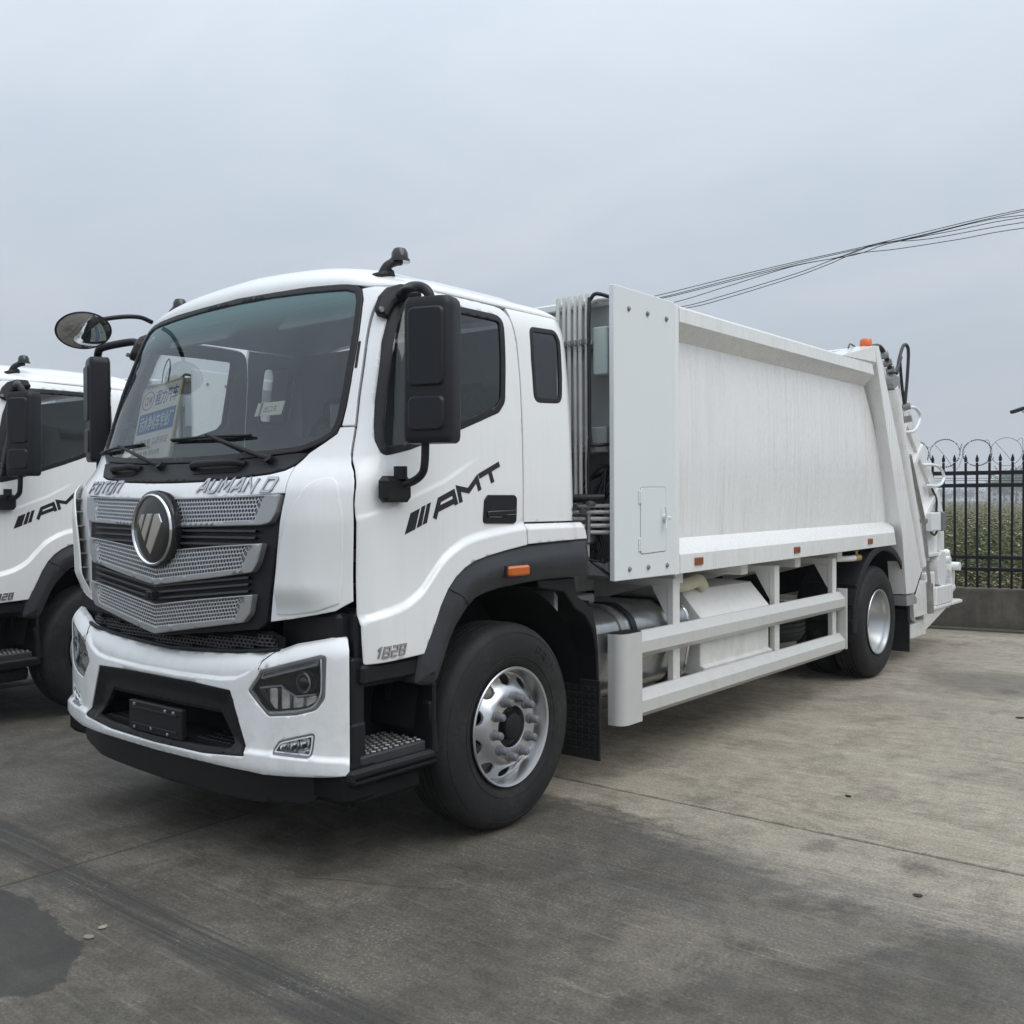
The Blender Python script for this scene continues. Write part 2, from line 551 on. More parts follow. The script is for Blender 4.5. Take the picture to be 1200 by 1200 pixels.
    for (a, b) in list(cnt):
        if (b, a) not in cnt:
            fs.append((b, a, n+a, n+b)); mi.append(0)
    o = mesh_obj(name, front+back, fs, mats, parent, 0, mi)
    bm = bmesh.new(); bm.from_mesh(o.data)
    bmesh.ops.recalc_face_normals(bm, faces=bm.faces)
    bm.to_mesh(o.data); bm.free()
    me = o.data
    me.polygons.foreach_set('use_smooth', [True]*len(me.polygons))
    me.set_sharp_from_angle(angle=math.radians(smooth))
    cn_ = [(0.0, 0.0, 0.0)]*len(me.loops)
    for k in range(nk):
        for li in me.polygons[k].loop_indices: cn_[li] = tuple(nrm[me.loops[li].vertex_index])
    me.normals_split_custom_set(cn_)
    return o
def stroke_polys(lines, w):
    """mitred stroke outlines from polylines (each [(u,v),...], closed if first==last)"""
    out = []
    for L in lines:
        closed = L[0] == L[-1] and len(L) > 2
        P = [Vector(p) for p in (L[:-1] if closed else L)]
        n = len(P); lft = []; rgt = []
        for i in range(n):
            if closed: a, b = P[i]-P[i-1], P[(i+1) % n]-P[i]
            else:
                a = P[i]-P[i-1] if i else P[1]-P[0]
                b = P[i+1]-P[i] if i < n-1 else P[i]-P[i-1]
            a = a.normalized(); b = b.normalized()
            na = Vector((-a.y, a.x)); nb = Vector((-b.y, b.x)); m = na+nb
            k = max(m.length_squared, 0.7)
            o = m*(2*(w/2)/k)
            lft.append(P[i]+o); rgt.append(P[i]-o)
        seg = n if closed else n-1
        for i in range(seg):
            j = (i+1) % n
            out.append([tuple(lft[i]), tuple(lft[j]), tuple(rgt[j]), tuple(rgt[i])])
    return out
GLYPH = {
 'F': (.80, [[(0,0),(0,1),(.8,1)], [(0,.48),(.62,.48)]]),
 'O': (.80, [[(0,.1),(0,.9),(.1,1),(.7,1),(.8,.9),(.8,.1),(.7,0),(.1,0),(0,.1)]]),
 'T': (.76, [[(0,1),(.8,1)], [(.4,1),(.4,0)]]),
 'N': (.80, [[(0,0),(0,1),(.8,1),(.8,0)]]),
 'A': (.86, [[(-.05,0),(.42,1),(.62,1),(.86,0)], [(.16,.32),(.74,.32)]]),
 'U': (.78, [[(0,1),(0,.12),(.12,0),(.66,0),(.78,.12),(.78,1)]]),
 'M': (1.0, [[(0,0),(.08,1),(.5,.35),(.92,1),(1.0,0)]]),
 'V': (.84, [[(0,0),(.05,1),(.8,0),(.84,1)]]),
 'D': (.85, [[(0,0),(0,1),(.72,1),(.85,.85),(.85,.15),(.72,0),(0,0)]]),
 'P': (.78, [[(0,0),(0,1),(.78,1),(.78,.45),(0,.45)]]),
 'R': (.78, [[(0,0),(0,1),(.78,1),(.78,.45),(0,.45)], [(.35,.45),(.78,0)]]),
 'I': (.12, [[(.06,0),(.06,1)]]),
 'E': (.74, [[(.74,1),(0,1),(0,0),(.74,0)], [(0,.5),(.62,.5)]]),
 'W': (1.0, [[(0,1),(.2,0),(.5,.7),(.8,0),(1,1)]]),
 'L': (.7, [[(0,1),(0,0),(.7,0)]]),
 '1': (.40, [[(.05,.82),(.32,1),(.32,0)]]),
 '8': (.78, [[(0,0),(0,1),(.78,1),(.78,0),(0,0)], [(0,.5),(.78,.5)]]),
 '2': (.78, [[(0,1),(.78,1),(.78,.5),(0,.5),(0,0),(.78,0)]]),
 'n': (.86, [[(0,0),(0,1),(.86,0),(.86,1)]]),
}
def letters(text, h, gap, w, shear=0.0):
    """returns list of polygons and total width"""
    x = 0; out = []
    for ch in text:
        if ch == ' ': x += .55*h; continue
        adv, L = GLYPH[ch]
        for q in stroke_polys([[(u*h, v*h) for u, v in l] for l in L], w):
            out.append([(x+u+shear*v, v) for u, v in q])
        x += adv*h+gap
    return out, x
def place_letters(name, polys, fn, d0, d1, mat, parent, bev=0.0, side=None):
    mb = MB()
    for i, q in enumerate(polys):
        if area2(q) < 0: q = list(reversed(q))
        e = 0.00006*(i % 7)                       # overlapping strokes never share a plane
        mb.prism(q, fn, d0, d1+e, 0, bev, 1 if side else None)
    return mb.build(name, [mat, side] if side else mat, parent, smooth=20)
# ================================================================== SETTING
def sstep(a, b, x):
    t = max(0.0, min(1.0, (x-a)/(b-a))); return t*t*(3-2*t)
def gz(x):
    """the yard falls a little toward the drain beyond the neighbouring truck"""
    return -0.045*sstep(-1.7, -3.9, x)
def concrete_mat():
    m, t, b = new_mat('worn_concrete')
    geo = t.node('ShaderNodeNewGeometry')
    P = geo.outputs['Position']
    sp = t.node('ShaderNodeSeparateXYZ', i_0=P)
    X, Y = sp.outputs[0], sp.outputs[1]
    n1 = t.noise(P, 0.55, 6, 0.6, 0.3)
    n2 = t.noise(P, 2.3, 8, 0.68, 0.5)
    n3 = t.noise(P, 11.0, 8, 0.72)
    n4 = t.noise(P, 70.0, 6, 0.75)
    n5 = t.noise(P, 330.0, 3, 0.7)
    strk = t.noise(t.scale(P, 0.7, 9.0, 1.0), 1.0, 7, 0.65, 0.4)
    strk2 = t.noise(t.scale(P, 2.0, 34.0, 1.0), 1.0, 5, 0.65, 0.3)
    v = t.m('ADD', t.m('MULTIPLY', n2, 0.45), t.m('ADD', t.m('MULTIPLY', n3, 0.3), t.m('MULTIPLY', n4, 0.25)))
    light = t.mix(t.ramp(v, 0.36, 0.64), (0.178, 0.153, 0.116), (0.41, 0.364, 0.288))
    dark = t.mix(t.ramp(v, 0.36, 0.66), (0.052, 0.0458, 0.0355), (0.128, 0.114, 0.089))
    # wheel-worn grey band across the front of the yard, its edge uneven
    wy = t.m('ADD', Y, t.m('ADD', t.m('MULTIPLY', t.m('SUBTRACT', n1, 0.5), 0.8), t.m('MULTIPLY', t.m('SUBTRACT', n3, 0.5), 0.34)))
    wy = t.m('ADD', wy, t.m('MULTIPLY', t.m('MINIMUM', t.m('MAXIMUM', t.m('SUBTRACT', X, 1.2), 0.0), 1.8), 0.20))
    wy = t.m('ADD', wy, t.m('MULTIPLY', t.m('SUBTRACT', strk, 0.5), 0.5))
    dz = t.ramp(wy, 0.66, 0.38)
    paler = t.m('MULTIPLY', t.ramp(n1, 0.50, 0.66), t.ramp(n2, 0.35, 0.62))
    dz = t.m('MULTIPLY', dz, t.m('SUBTRACT', 1.0, t.m('MULTIPLY', paler, 0.28)))
    blot = t.m('MULTIPLY', t.ramp(t.m('ADD', n2, t.m('MULTIPLY', t.m('SUBTRACT', n3, .5), .35)), 0.535, 0.60), t.ramp(n1, .38, .56))
    light = t.mix(t.m('MULTIPLY', blot, .55), light, (0.165, 0.140, 0.105))
    col = t.mix(dz, light, dark)
    # soot and damp under the parked trucks and where they drip
    # darker scuffs stretched along the driving direction
    sc = t.m('MULTIPLY', t.ramp(strk, 0.50, 0.74), t.ramp(n2, 0.35, 0.65))
    col = t.mix(t.m('MULTIPLY', sc, 0.5), col, (0.060, 0.057, 0.051))
    sc2 = t.m('MULTIPLY', t.ramp(strk2, 0.58, 0.70), t.ramp(n1, 0.42, 0.6))
    col = t.mix(t.m('MULTIPLY', sc2, 0.28), col, (0.27, 0.25, 0.215))
    strk3 = t.noise(t.scale(P, 0.8, 55.0, 1.0), 1.0, 6, 0.7, 0.15)
    # tyre marks
    def track(y0, slope, wid, x0, x1, amt, colr):
        yy = t.m('ADD', y0, t.m('MULTIPLY', X, slope))
        d = t.m('ABSOLUTE', t.m('SUBTRACT', t.m('ADD', Y, t.m('MULTIPLY', t.m('SUBTRACT', n1, .5), .25)), yy))
        d = t.m('ADD', d, t.m('MULTIPLY', t.m('SUBTRACT', n3, .5), .07))
        f = t.m('MULTIPLY', t.ramp(d, wid, wid*.35), t.m('MULTIPLY', t.ramp(X, x0, x0+.8), t.ramp(X, x1, x1-.8)))
        f = t.m('MULTIPLY', f, t.m('ADD', 0.15, t.m('MULTIPLY', t.ramp(strk3, .34, .62), 0.95)))
        return f, amt, colr
    for tr in (track(-1.72, -0.045, .15, -2.6, 3.6, 1.0, (0.036, 0.034, 0.031)),
               track(-2.62, -0.02, .10, -1.0, 3.2, .4, (0.07, 0.068, 0.064)),
               track(-0.35, 0.03, .16, 1.0, 6.5, .35, (0.075, 0.074, 0.07)),
               track(0.30, -0.02, .30, 1.2, 7.5, .45, (0.085, 0.084, 0.082)),
               track(2.3, .02, .14, .5, 5, .28, (0.13, 0.12, 0.105)),
               track(4.4, .05, .16, 1.2, 8, .25, (0.14, 0.13, 0.11))):
        col = t.mix(t.m('MULTIPLY', tr[0], tr[1]), col, tr[2])
    # oil spots and small stains
    vor = t.node('ShaderNodeTexVoronoi', i_Vector=P, i_Scale=1.15, i_Randomness=1.0)
    spot = t.m('ADD', vor.outputs[0], t.m('MULTIPLY', t.m('SUBTRACT', n3, .5), .35))
    sp_f = t.m('MULTIPLY', t.ramp(spot, 0.17, 0.05), t.ramp(n1, 0.45, 0.55))
    col = t.mix(t.m('MULTIPLY', sp_f, 0.7), col, (0.085, 0.078, 0.066))
    # chalky flecks
    fl = t.m('MULTIPLY', t.ramp(n4, 0.56, 0.68), t.ramp(n2, 0.49, 0.64))
    col = t.mix(t.m('MULTIPLY', fl, 0.75), col, (0.32, 0.30, 0.25))
    col = t.mix(t.m('MULTIPLY', t.ramp(n5, 0.58, 0.75), 0.22), col, (0.06, 0.058, 0.052))
    n6 = t.noise(P, 170.0, 5, 0.75)
    gr = t.m('ADD', t.m('MULTIPLY', t.m('SUBTRACT', n4, .5), 1.5), t.m('MULTIPLY', t.m('SUBTRACT', n6, .5), 1.6))
    gr = t.m('ADD', 1.0, t.m('ADD', gr, t.m('MULTIPLY', t.m('SUBTRACT', strk2, .5), .7)))
    gv = t.node('ShaderNodeVectorMath', operation='SCALE', i_0=col); t.put(gv.inputs['Scale'], t.m('MAXIMUM', gr, .25)); col = gv.outputs[0]
    # fine cracks
    vc = t.node('ShaderNodeTexVoronoi', feature='DISTANCE_TO_EDGE', i_Scale=3.1)
    wv = t.node('ShaderNodeVectorMath', operation='ADD', i_0=P)
    ncol = t.node('ShaderNodeTexNoise', i_Vector=P, i_Scale=4.0, i_Detail=5.0)
    wv2 = t.node('ShaderNodeVectorMath', operation='SCALE', i_0=ncol.outputs[1]); wv2.inputs['Scale'].default_value = .35
    t.put(wv.inputs[1], wv2.outputs[0]); t.put(vc.inputs['Vector'], wv.outputs[0])
    cr = t.m('MULTIPLY', t.ramp(vc.outputs[0], 0.012, 0.002), t.ramp(n1, 0.53, 0.62))
    col = t.mix(t.m('MULTIPLY', cr, 0.28), col, (0.05, 0.048, 0.043))
    # grime that gathers along the slab joints
    def jd(V, off, per):
        return t.m('ABSOLUTE', t.m('SUBTRACT', V, off))
    jx = t.m('MINIMUM', jd(X, -.07, 0), t.m('MINIMUM', jd(X, 4.93, 0), jd(X, -5.07, 0)))
    jj = t.m('MINIMUM', jx, jd(Y, .88, 0))
    jj = t.m('ADD', jj, t.m('MULTIPLY', t.m('SUBTRACT', n3, .5), .03))
    col = t.mix(t.m('MULTIPLY', t.ramp(jj, .022, .004), .5), col, (0.045, 0.042, 0.037))
    # wet patches: one at the near left, one drying by the rear wheel
    def patch(cx, cy, rx, ry, soft):
        dx = t.m('DIVIDE', t.m('SUBTRACT', X, cx), rx); dy = t.m('DIVIDE', t.m('SUBTRACT', Y, cy), ry)
        d = t.m('SQRT', t.m('ADD', t.m('MULTIPLY', dx, dx), t.m('MULTIPLY', dy, dy)))
        d = t.m('ADD', d, t.m('ADD', t.m('MULTIPLY', t.m('SUBTRACT', n2, .5), .55), t.m('MULTIPLY', t.m('SUBTRACT', n3, .5), .16)))
        return t.ramp(d, 1.0+soft, 1.0-soft)
    w1 = patch(0.22, -2.33, 0.78, 0.35, 0.014)
    w2 = t.m('MULTIPLY', patch(2.25, 5.75, 0.75, 0.62, 0.25), 0.6)
    col = t.mix(t.m('MULTIPLY', w1, 0.72), col, (0.020, 0.019, 0.0175))
    col = t.mix(w2, col, (0.105, 0.095, 0.08))
    t.put(b.inputs['Base Color'], col)
    rough = t.m('SUBTRACT', 0.86, t.m('MULTIPLY', w1, 0.16))
    rough = t.m('SUBTRACT', rough, t.m('MULTIPLY', dz, 0.10))
    t.put(b.inputs['Roughness'], rough)
    h = t.m('ADD', t.m('MULTIPLY', n4, 0.6), t.m('ADD', t.m('MULTIPLY', n5, 0.35), t.m('MULTIPLY', n3, 0.5)))
    t.put(b.inputs['Normal'], t.bump(h, 0.35, 0.006))
    return m
CONC = concrete_mat()
SOIL = pmat('dry_soil', (0.13, 0.115, 0.075), 0.95, noise=0.4, nscale=1.5)
JOINT = pmat('joint_dirt', (0.022, 0.02, 0.018), 0.95)
def wall_mat():
    m, t, b = new_mat('stained_wall_render')
    geo = t.node('ShaderNodeNewGeometry'); P = geo.outputs['Position']
    n1 = t.noise(P, 1.6, 7, 0.7); n2 = t.noise(t.scale(P, 9, 9, 1.2), 1.0, 6, 0.65); n3 = t.noise(P, 30, 5, 0.7)
    sp = t.node('ShaderNodeSeparateXYZ', i_0=P)
    c = t.mix(t.ramp(n1, .35, .65), (0.072, 0.062, 0.050), (0.145, 0.128, 0.105))
    c = t.mix(t.m('MULTIPLY', t.ramp(n2, .45, .7), .6), c, (0.065, 0.058, 0.05))
    moss = t.m('MULTIPLY', t.ramp(t.m('ADD', sp.outputs[2], t.m('MULTIPLY', n3, .22)), .30, .10), t.ramp(n1, .38, .58))
    c = t.mix(t.m('MULTIPLY', moss, .75), c, (0.045, 0.05, 0.028))
    t.put(b.inputs['Base Color'], c); b.inputs['Roughness'].default_value = .9
    t.put(b.inputs['Normal'], t.bump(n3, .4, .01))
    return m
WALLM = wall_mat()

# ground: one sheet to the horizon, the concrete slabs of the yard lie on it
def build_ground():
    vs, fs = [], []
    xs = [-800, -300, -60, -31, -10, -4, -3.6, -3.2, -2.8, -2.4, -2.0, -1.7, 0, 10, 31, 60, 300, 800]
    ys = [-750, -300, -40, -17, -10, 0, 5, 9.4, 14, 30, 100, 300, 1250]
    for y in ys:
        for x in xs: vs.append((x, y, gz(max(-30, x))-0.03 if -31 < x < 31 and y < 14 else -0.10))
    n = len(xs)
    for j in range(len(ys)-1):
        for i in range(n-1): fs.append((j*n+i, j*n+i+1, (j+1)*n+i+1, (j+1)*n+i))
    return tag(mesh_obj('ground', vs, fs, [SOIL], None, 60), kind='structure')
ground = build_ground()
WALL_O = Vector((0.871, 9.501, 0)); WALL_D = Vector((0.9881, 0.1537, 0)).normalized(); WALL_N = Vector((-WALL_D.y, WALL_D.x, 0))
def slab(x0, x1, y0, y1f):
    """slab with softened arrises; far edge may follow the wall"""
    g = 0.0045; step = .35
    nx = max(2, int((x1-x0)/step)); rows = [0.0, .01]+[k/14 for k in range(1, 14)]+[.99, 1.0]
    xs = [x0+g, x0+g+.006]+[x0+(x1-x0)*k/nx for k in range(1, nx)]+[x1-g-.006, x1-g]
    vs, fs = [], []
    for j, r in enumerate(rows):
        for i, x in enumerate(xs):
            y1 = y1f(x); ya = y0+g; yb = y1-g
            y = ya + (.006 if j == 1 else 0) if j < 2 else (yb-(.006 if j == len(rows)-2 else 0) if j > len(rows)-3 else ya+(yb-ya)*r)
            e = (i in (0, len(xs)-1)) or (j in (0, len(rows)-1))
            vs.append((x, y, gz(x)-(.005 if e else 0)))
    n = len(xs)
    for j in range(len(rows)-1):
        for i in range(n-1): fs.append((j*n+i, j*n+i+1, (j+1)*n+i+1, (j+1)*n+i))
    # skirts
    b = len(vs)
    ring = [i for i in range(n)] + [j*n+n-1 for j in range(1, len(rows))] + [(len(rows)-1)*n+i for i in range(n-2, -1, -1)] + [j*n for j in range(len(rows)-2, 0, -1)]
    for k in ring: vs.append((vs[k][0], vs[k][1], vs[k][2]-.024))
    for q in range(len(ring)):
        q2 = (q+1) % len(ring); fs.append((ring[q2], ring[q], b+q, b+q2))
    return mesh_obj('concrete_slab', vs, fs, CONC, ground, 60)
xj = [-25.07, -20.07, -15.07, -10.07, -5.07, -.07, 4.93, 9.93, 14.93, 19.93, 24.93]
yj = [-12.0, -7.72, .88, 9.36]
for a, b_ in zip(xj, xj[1:]):
    for k in range(3):
        y1 = yj[k+1]
        slab(a, b_, yj[k], (lambda x, y1=y1: y1) if k < 2 else (lambda x: 9.501+(x-.871)*.15556-.005))

# ------------------------------------------------------------------ boundary wall, fence and wire
def wp(s, d, z): return WALL_O + WALL_D*s + WALL_N*d + Vector((0, 0, z))
S0, S1 = -22.0, 18.0
w = MB(); Rw = Matrix((WALL_D, WALL_N, (0, 0, 1))).transposed()
k = S0
wallroot = empty('boundary_wall', wp(0, 0.12, 0), 0)
wallroot.rotation_euler = (0, 0, math.atan2(WALL_D.y, WALL_D.x))
tag(wallroot, 'low stained grey rendered wall carrying the black fence behind the garbage truck', 'wall')
w.box((0, 0, .205), (S1-S0, .24, .66), bev=.012)
wb = w.build('wall_body', WALLM, wallroot); wb.location = ((S0+S1)/2, 0, 0)
w = MB(); w.box((0, 0, .0), (S1-S0, .34, .07), bev=.015)
wb2 = w.build('wall_footing', WALLM, wallroot); wb2.location = ((S0+S1)/2, -.03, .0)
fence = empty('metal_fence', wp(0, .12, .53), 0); fence.rotation_euler = wallroot.rotation_euler
tag(fence, 'black spear-topped steel fence standing on the low wall behind the truck', 'fence')
def picket_mb(mb, s):
    h = .0145; tz = 2.135-.53
    mb.box((s, 0, (tz-.012)/2-.006), (2*h, 2*h, tz+.012))
    # spear head: collar, blade, point
    for z0, r0, z1, r1 in ((tz, .012, tz+.02, .02), (tz+.02, .02, tz+.05, .019), (tz+.05, .019, tz+.10, .002)):
        mb.lathe([(z0, r0), (z1, r1)], (s, 0, 0), 'z', 6)
pm = MB(); picket_mb(pm, 0)
p0 = pm.build('picket', FENCEM, fence, smooth=30)
first = True
for i in range(-34, 48):
    s = .029+.1305*i
    if first: o = p0; first = False
    else:
        o = p0.copy(); COL.objects.link(o)
    o.location = (s, random.uniform(-.002, .002), random.uniform(-.004, .004))
    o.rotation_euler = (random.uniform(-.006, .006), random.uniform(-.008, .008), 0)
pm = MB()
for i in list(range(-165, -34))+list(range(48, 136)): picket_mb(pm, .029+.1305*i)
tag(pm.build('far_pickets', FENCEM, fence, smooth=30), kind='stuff')
for z, hh in ((1.995, .052), (1.835, .046), (.922, .044), (.771, .044)):
    mb = MB(); mb.box(((S0+S1)/2, 0, z-.53), (S1-S0-.2, .036, hh), bev=.004)
    mb.build('rail', FENCEM, fence)
for s in (-6.2, -3.3, 2.75, 5.7, 8.7):
    mb = MB(); mb.box((s, 0, .83), (.06, .06, 1.72), bev=.005); mb.lathe([(1.69, .055), (1.73, .05), (1.79, .004)], (s, 0, 0), 'z', 8)
    mb.build('fence_post', FENCEM, fence)
razor = empty('razor_wire', wp(0, .12, 2.2), 0); razor.rotation_euler = wallroot.rotation_euler
tag(razor, 'tangled coil of barbed razor wire running along the fence tops', 'razor wire')
rw = MB(); barbs = MB(); rng = random.Random(4)
for i in range(36):
    cx = -6.2+i*.352+rng.uniform(-.03, .03); R_ = rng.uniform(.158, .185); cz = .045+rng.uniform(-.02, .02)
    tl = rng.uniform(-.35, .35); yo = rng.uniform(-.05, .05)
    P = [Vector((cx+R_*math.cos(a), yo+.5*R_*tl*math.cos(a)+.04*math.sin(a), cz+R_*math.sin(a))) for a in [2*PI*k/44 for k in range(44)]]
    rw.tube(P, .0030, 5, closed=True)
    if i % 4 != 3:
        for k in range(44):
            if rng.random() < .12: continue
            p, t_ = P[k], (P[(k+1) % 44]-P[k-1]).normalized()
            barbs.box(p, (.014, .007, .016), rot=t_.to_track_quat('X', 'Z').to_matrix())
    # link to the next ring, a loose arc
    a0 = rng.uniform(.2, 1.2); a1 = rng.uniform(2.0, 3.6)
    q0 = P[int(a0/(2*PI)*44)]; q1 = Vector((cx+.352+.17*math.cos(a1), 0, cz+.17*math.sin(a1)))
    rw.tube([q0, q0.lerp(q1, .35)+Vector((.02, .05, rng.uniform(-.10, .12))), q0.lerp(q1, .7)+Vector((0, -.04, rng.uniform(-.16, -.02))), q1], .0026, 5, smooth=6)
    if i % 2: rw.tube([Vector((cx-.12, .02, cz+.12)), Vector((cx+.02, .03, cz-.06)), Vector((cx+.14, .0, -.16)), Vector((cx+.24, 0, cz+.02))], .0026, 5, smooth=6)
rw.build('coil_wire', WIREM, razor, smooth=60)
tag(barbs.build('barbs', WIREM, razor, smooth=0), kind='stuff')
strand = MB()
for dz in (-.265, -.31, -.345):
    strand.tube(catmull([(-6+1.5*j, .03, dz+.012*math.sin(j*2+dz*40)-.01*(j % 2)) for j in range(10)], 4), .003, 5)
strand.build('straight_strand', WIREM, razor)

# ------------------------------------------------------------------ field beyond the wall
def leaf_mat(name, cols, rough=.75):
    m, t, b = new_mat(name)
    oi = t.node('ShaderNodeAttribute', attribute_name='tint')
    geo = t.node('ShaderNodeNewGeometry')
    n = t.noise(geo.outputs['Position'], 1.1, 5, .6)
    f = t.m('ADD', t.m('MULTIPLY', oi.outputs[2], .75), t.m('MULTIPLY', t.m('SUBTRACT', n, .35), .8))
    r = t.node('ShaderNodeValToRGB'); t.put(r.inputs[0], f)
    e = r.color_ramp.elements
    e[0].position = .1; e[0].color = (*cols[0], 1); e[1].position = .9; e[1].color = (*cols[-1], 1)
    for i, c in enumerate(cols[1:-1]):
        x = e.new(.1+.8*(i+1)/(len(cols)-1)); x.color = (*c, 1)
    t.put(b.inputs['Base Color'], r.outputs[0]); b.inputs['Roughness'].default_value = rough
    return m
WEED = leaf_mat('weed_leaves', [(.034, .062, .024), (.070, .115, .042), (.14, .175, .068), (.26, .21, .11), (.42, .37, .26)])
TREEL = leaf_mat('tree_leaves', [(.03, .045, .02), (.05, .07, .03), (.075, .095, .04)])
BARK = pmat('bark', (.10, .08, .06), .9, noise=.3)
def leaf_mesh(name, quads, mat, parent=None, tints=None):
    vs = []; fs = []
    for q in quads:
        b = len(vs); vs += q; fs.append(tuple(range(b, b+len(q))))
    me = bpy.data.meshes.new(name); me.from_pydata([tuple(v) for v in vs], [], fs); me.materials.append(mat)
    at = me.attributes.new('tint', 'FLOAT', 'FACE')
    at.data.foreach_set('value', tints or [random.random() for _ in fs])
    me.update()
    o = bpy.data.objects.new(name, me); COL.objects.link(o)
    if parent: o.parent = parent
    return o
def weeds():
    rng = random.Random(8); quads = []; tints = []
    def plant(x, y, h, dry):
        base = rng.random(); nl = rng.randint(7, 12); sx = rng.uniform(-.12, .12)*h; sy = rng.uniform(-.12, .12)*h
        # stem
        quads.append([(x-.006, y, -.1), (x+.006, y, -.1), (x+sx, y+sy, h)]); tints.append(.7)
        for k in range(nl):
            t = (k+rng.random())/nl*.95+.05; z = h*t
            px, py = x+sx*t, y+sy*t; a = rng.uniform(0, 2*PI); L = rng.uniform(.07, .17)*(1.15-.5*t); w_ = L*rng.uniform(.35, .6)
            dx, dy = math.cos(a), math.sin(a); up = rng.uniform(-.3, .7)
            q = [(px, py, z), (px+dx*L*.5-dy*w_*.5, py+dy*L*.5+dx*w_*.5, z+up*L*.5), (px+dx*L, py+dy*L, z+up*L*.7-.02), (px+dx*L*.5+dy*w_*.5, py+dy*L*.5-dx*w_*.5, z+up*L*.4)]
            quads.append(q)
            g = (base*.40 if not dry else .50+base*.38)+rng.uniform(-.09, .09)
            if t > .8 and rng.random() < .22: g = .8+.25*rng.random()
            tints.append(g)
    def row(n, y0, y1, h0, h1, dryp):
        for _ in range(n):
            y = rng.uniform(y0, y1)
            # the view narrows to a wedge past the fence; spread wider so a step aside still meets weeds
            cx = 4.36-.262*(y+3.93)*.93
            x = cx+rng.gauss(0, 2.6+.10*(y-9))
            plant(x, y, rng.uniform(h0, h1), rng.random() < dryp)
    row(1700, 9.95, 11.2, .30, .85, .55)
    row(2300, 11.0, 16.0, .7, 1.35, .08)
    row(2000, 16.0, 26.0, .9, 1.45, .10)
    row(1600, 26.0, 48.0, 1.1, 1.75, .7)
    row(1500, 48.0, 95.0, 1.2, 1.75, .8)
    row(1500, 95.0, 300.0, 1.0, 1.8, .85)
    o = leaf_mesh('weeds', quads, WEED, None, tints)
    return tag(o, kind='stuff')
weeds()
def far_tree(x, y, h, wd, seed, label):
    rng = random.Random(seed); root = empty('tree', (x, y, -.1))
    tag(root, label, 'tree', 'hazy trees beyond the field')
    tb = MB(); tb.tube([(0, 0, 0), (.1, .05, h*.3), (.05, .1, h*.62)], lambda t: .16*h/6*(1-.6*t), 7)
    for k in range(5):
        a = rng.uniform(0, 6.28); z = h*rng.uniform(.3, .5)
        tb.tube([(.08, .05, z), (math.cos(a)*wd*.25, math.sin(a)*wd*.25, z+h*.16), (math.cos(a)*wd*.4, math.sin(a)*wd*.4, z+h*.25)], lambda t: .07*h/6*(1-.7*t), 5)
    tb.build('trunk', BARK, root)
    quads = []; clumps = [(rng.gauss(0, wd*.24), rng.gauss(0, wd*.24), h*rng.uniform(.35, .9), rng.uniform(.12, .24)*wd) for _ in range(22)]
    for cx, cy, cz, cr in clumps:
        for _ in range(45):
            d = Vector((rng.gauss(0, 1), rng.gauss(0, 1), rng.gauss(0, .8))); d.normalize(); d *= cr*rng.uniform(.5, 1.05)
            p = Vector((cx, cy, cz))+d; s = rng.uniform(.12, .3)*h/6
            u = Vector((rng.gauss(0, 1), rng.gauss(0, 1), rng.gauss(0, 1))).normalized(); v = u.orthogonal().normalized()
            quads.append([p-u*s, p+v*s*.6, p+u*s, p-v*s*.6])
    leaf_mesh('crown', quads, TREEL, root)
for i, (px, dist, h, wd, lb) in enumerate([
        (1108, 640, 9.0, 15.0, 'small hazy tree on the skyline, nearest the truck tail'),
        (1122, 700, 8.0, 18.0, 'low rounded hazy tree on the skyline, second from the truck tail'),
        (1136, 660, 11.0, 17.0, 'rounded hazy tree on the skyline left of the low gap'),
        (1150, 720, 7.0, 20.0, 'low hazy tree on the skyline between two taller ones'),
        (1176, 430, 13.0, 15.0, 'tall hazy tree clump on the skyline before the far building'),
        (1190, 400, 14.0, 16.0, 'tallest hazy tree clump near the right picture edge behind the fence'),
        (1212, 420, 13.0, 18.0, 'hazy tree just outside the right picture edge')]):
    u = (px-600)/1165.
    far_tree(4.36+dist*(-.628+.778*u), -3.93+dist*(.778+.628*u), h, wd, 30+i, lb)
# far building, a pale block fading in the haze
fb = empty('far_building', (4.36+560*(-.628+.778*.502), -3.93+560*(.778+.628*.502), -.1), .2)
tag(fb, 'pale flat-roofed block fading in the haze behind the tallest far tree', 'building')
FBW = pmat('far_wall', (.42, .42, .41), .9, noise=.1); FBG = pmat('far_window', (.05, .06, .07), .2)
mb = MB(); mb.box((0, 0, 6), (26, 12, 12)); mb.build('wall', FBW, fb)
mb = MB(); mb.box((0, 0, 12.15), (26.6, 12.6, .3)); mb.build('roof', FBW, fb)
for r_ in range(4):
    for c_ in range(9):
        mb = MB(); mb.box((-11.2+c_*2.8, -6.03, 1.6+r_*2.9), (1.5, .1, 1.5)); mb.build('window', FBG, fb)
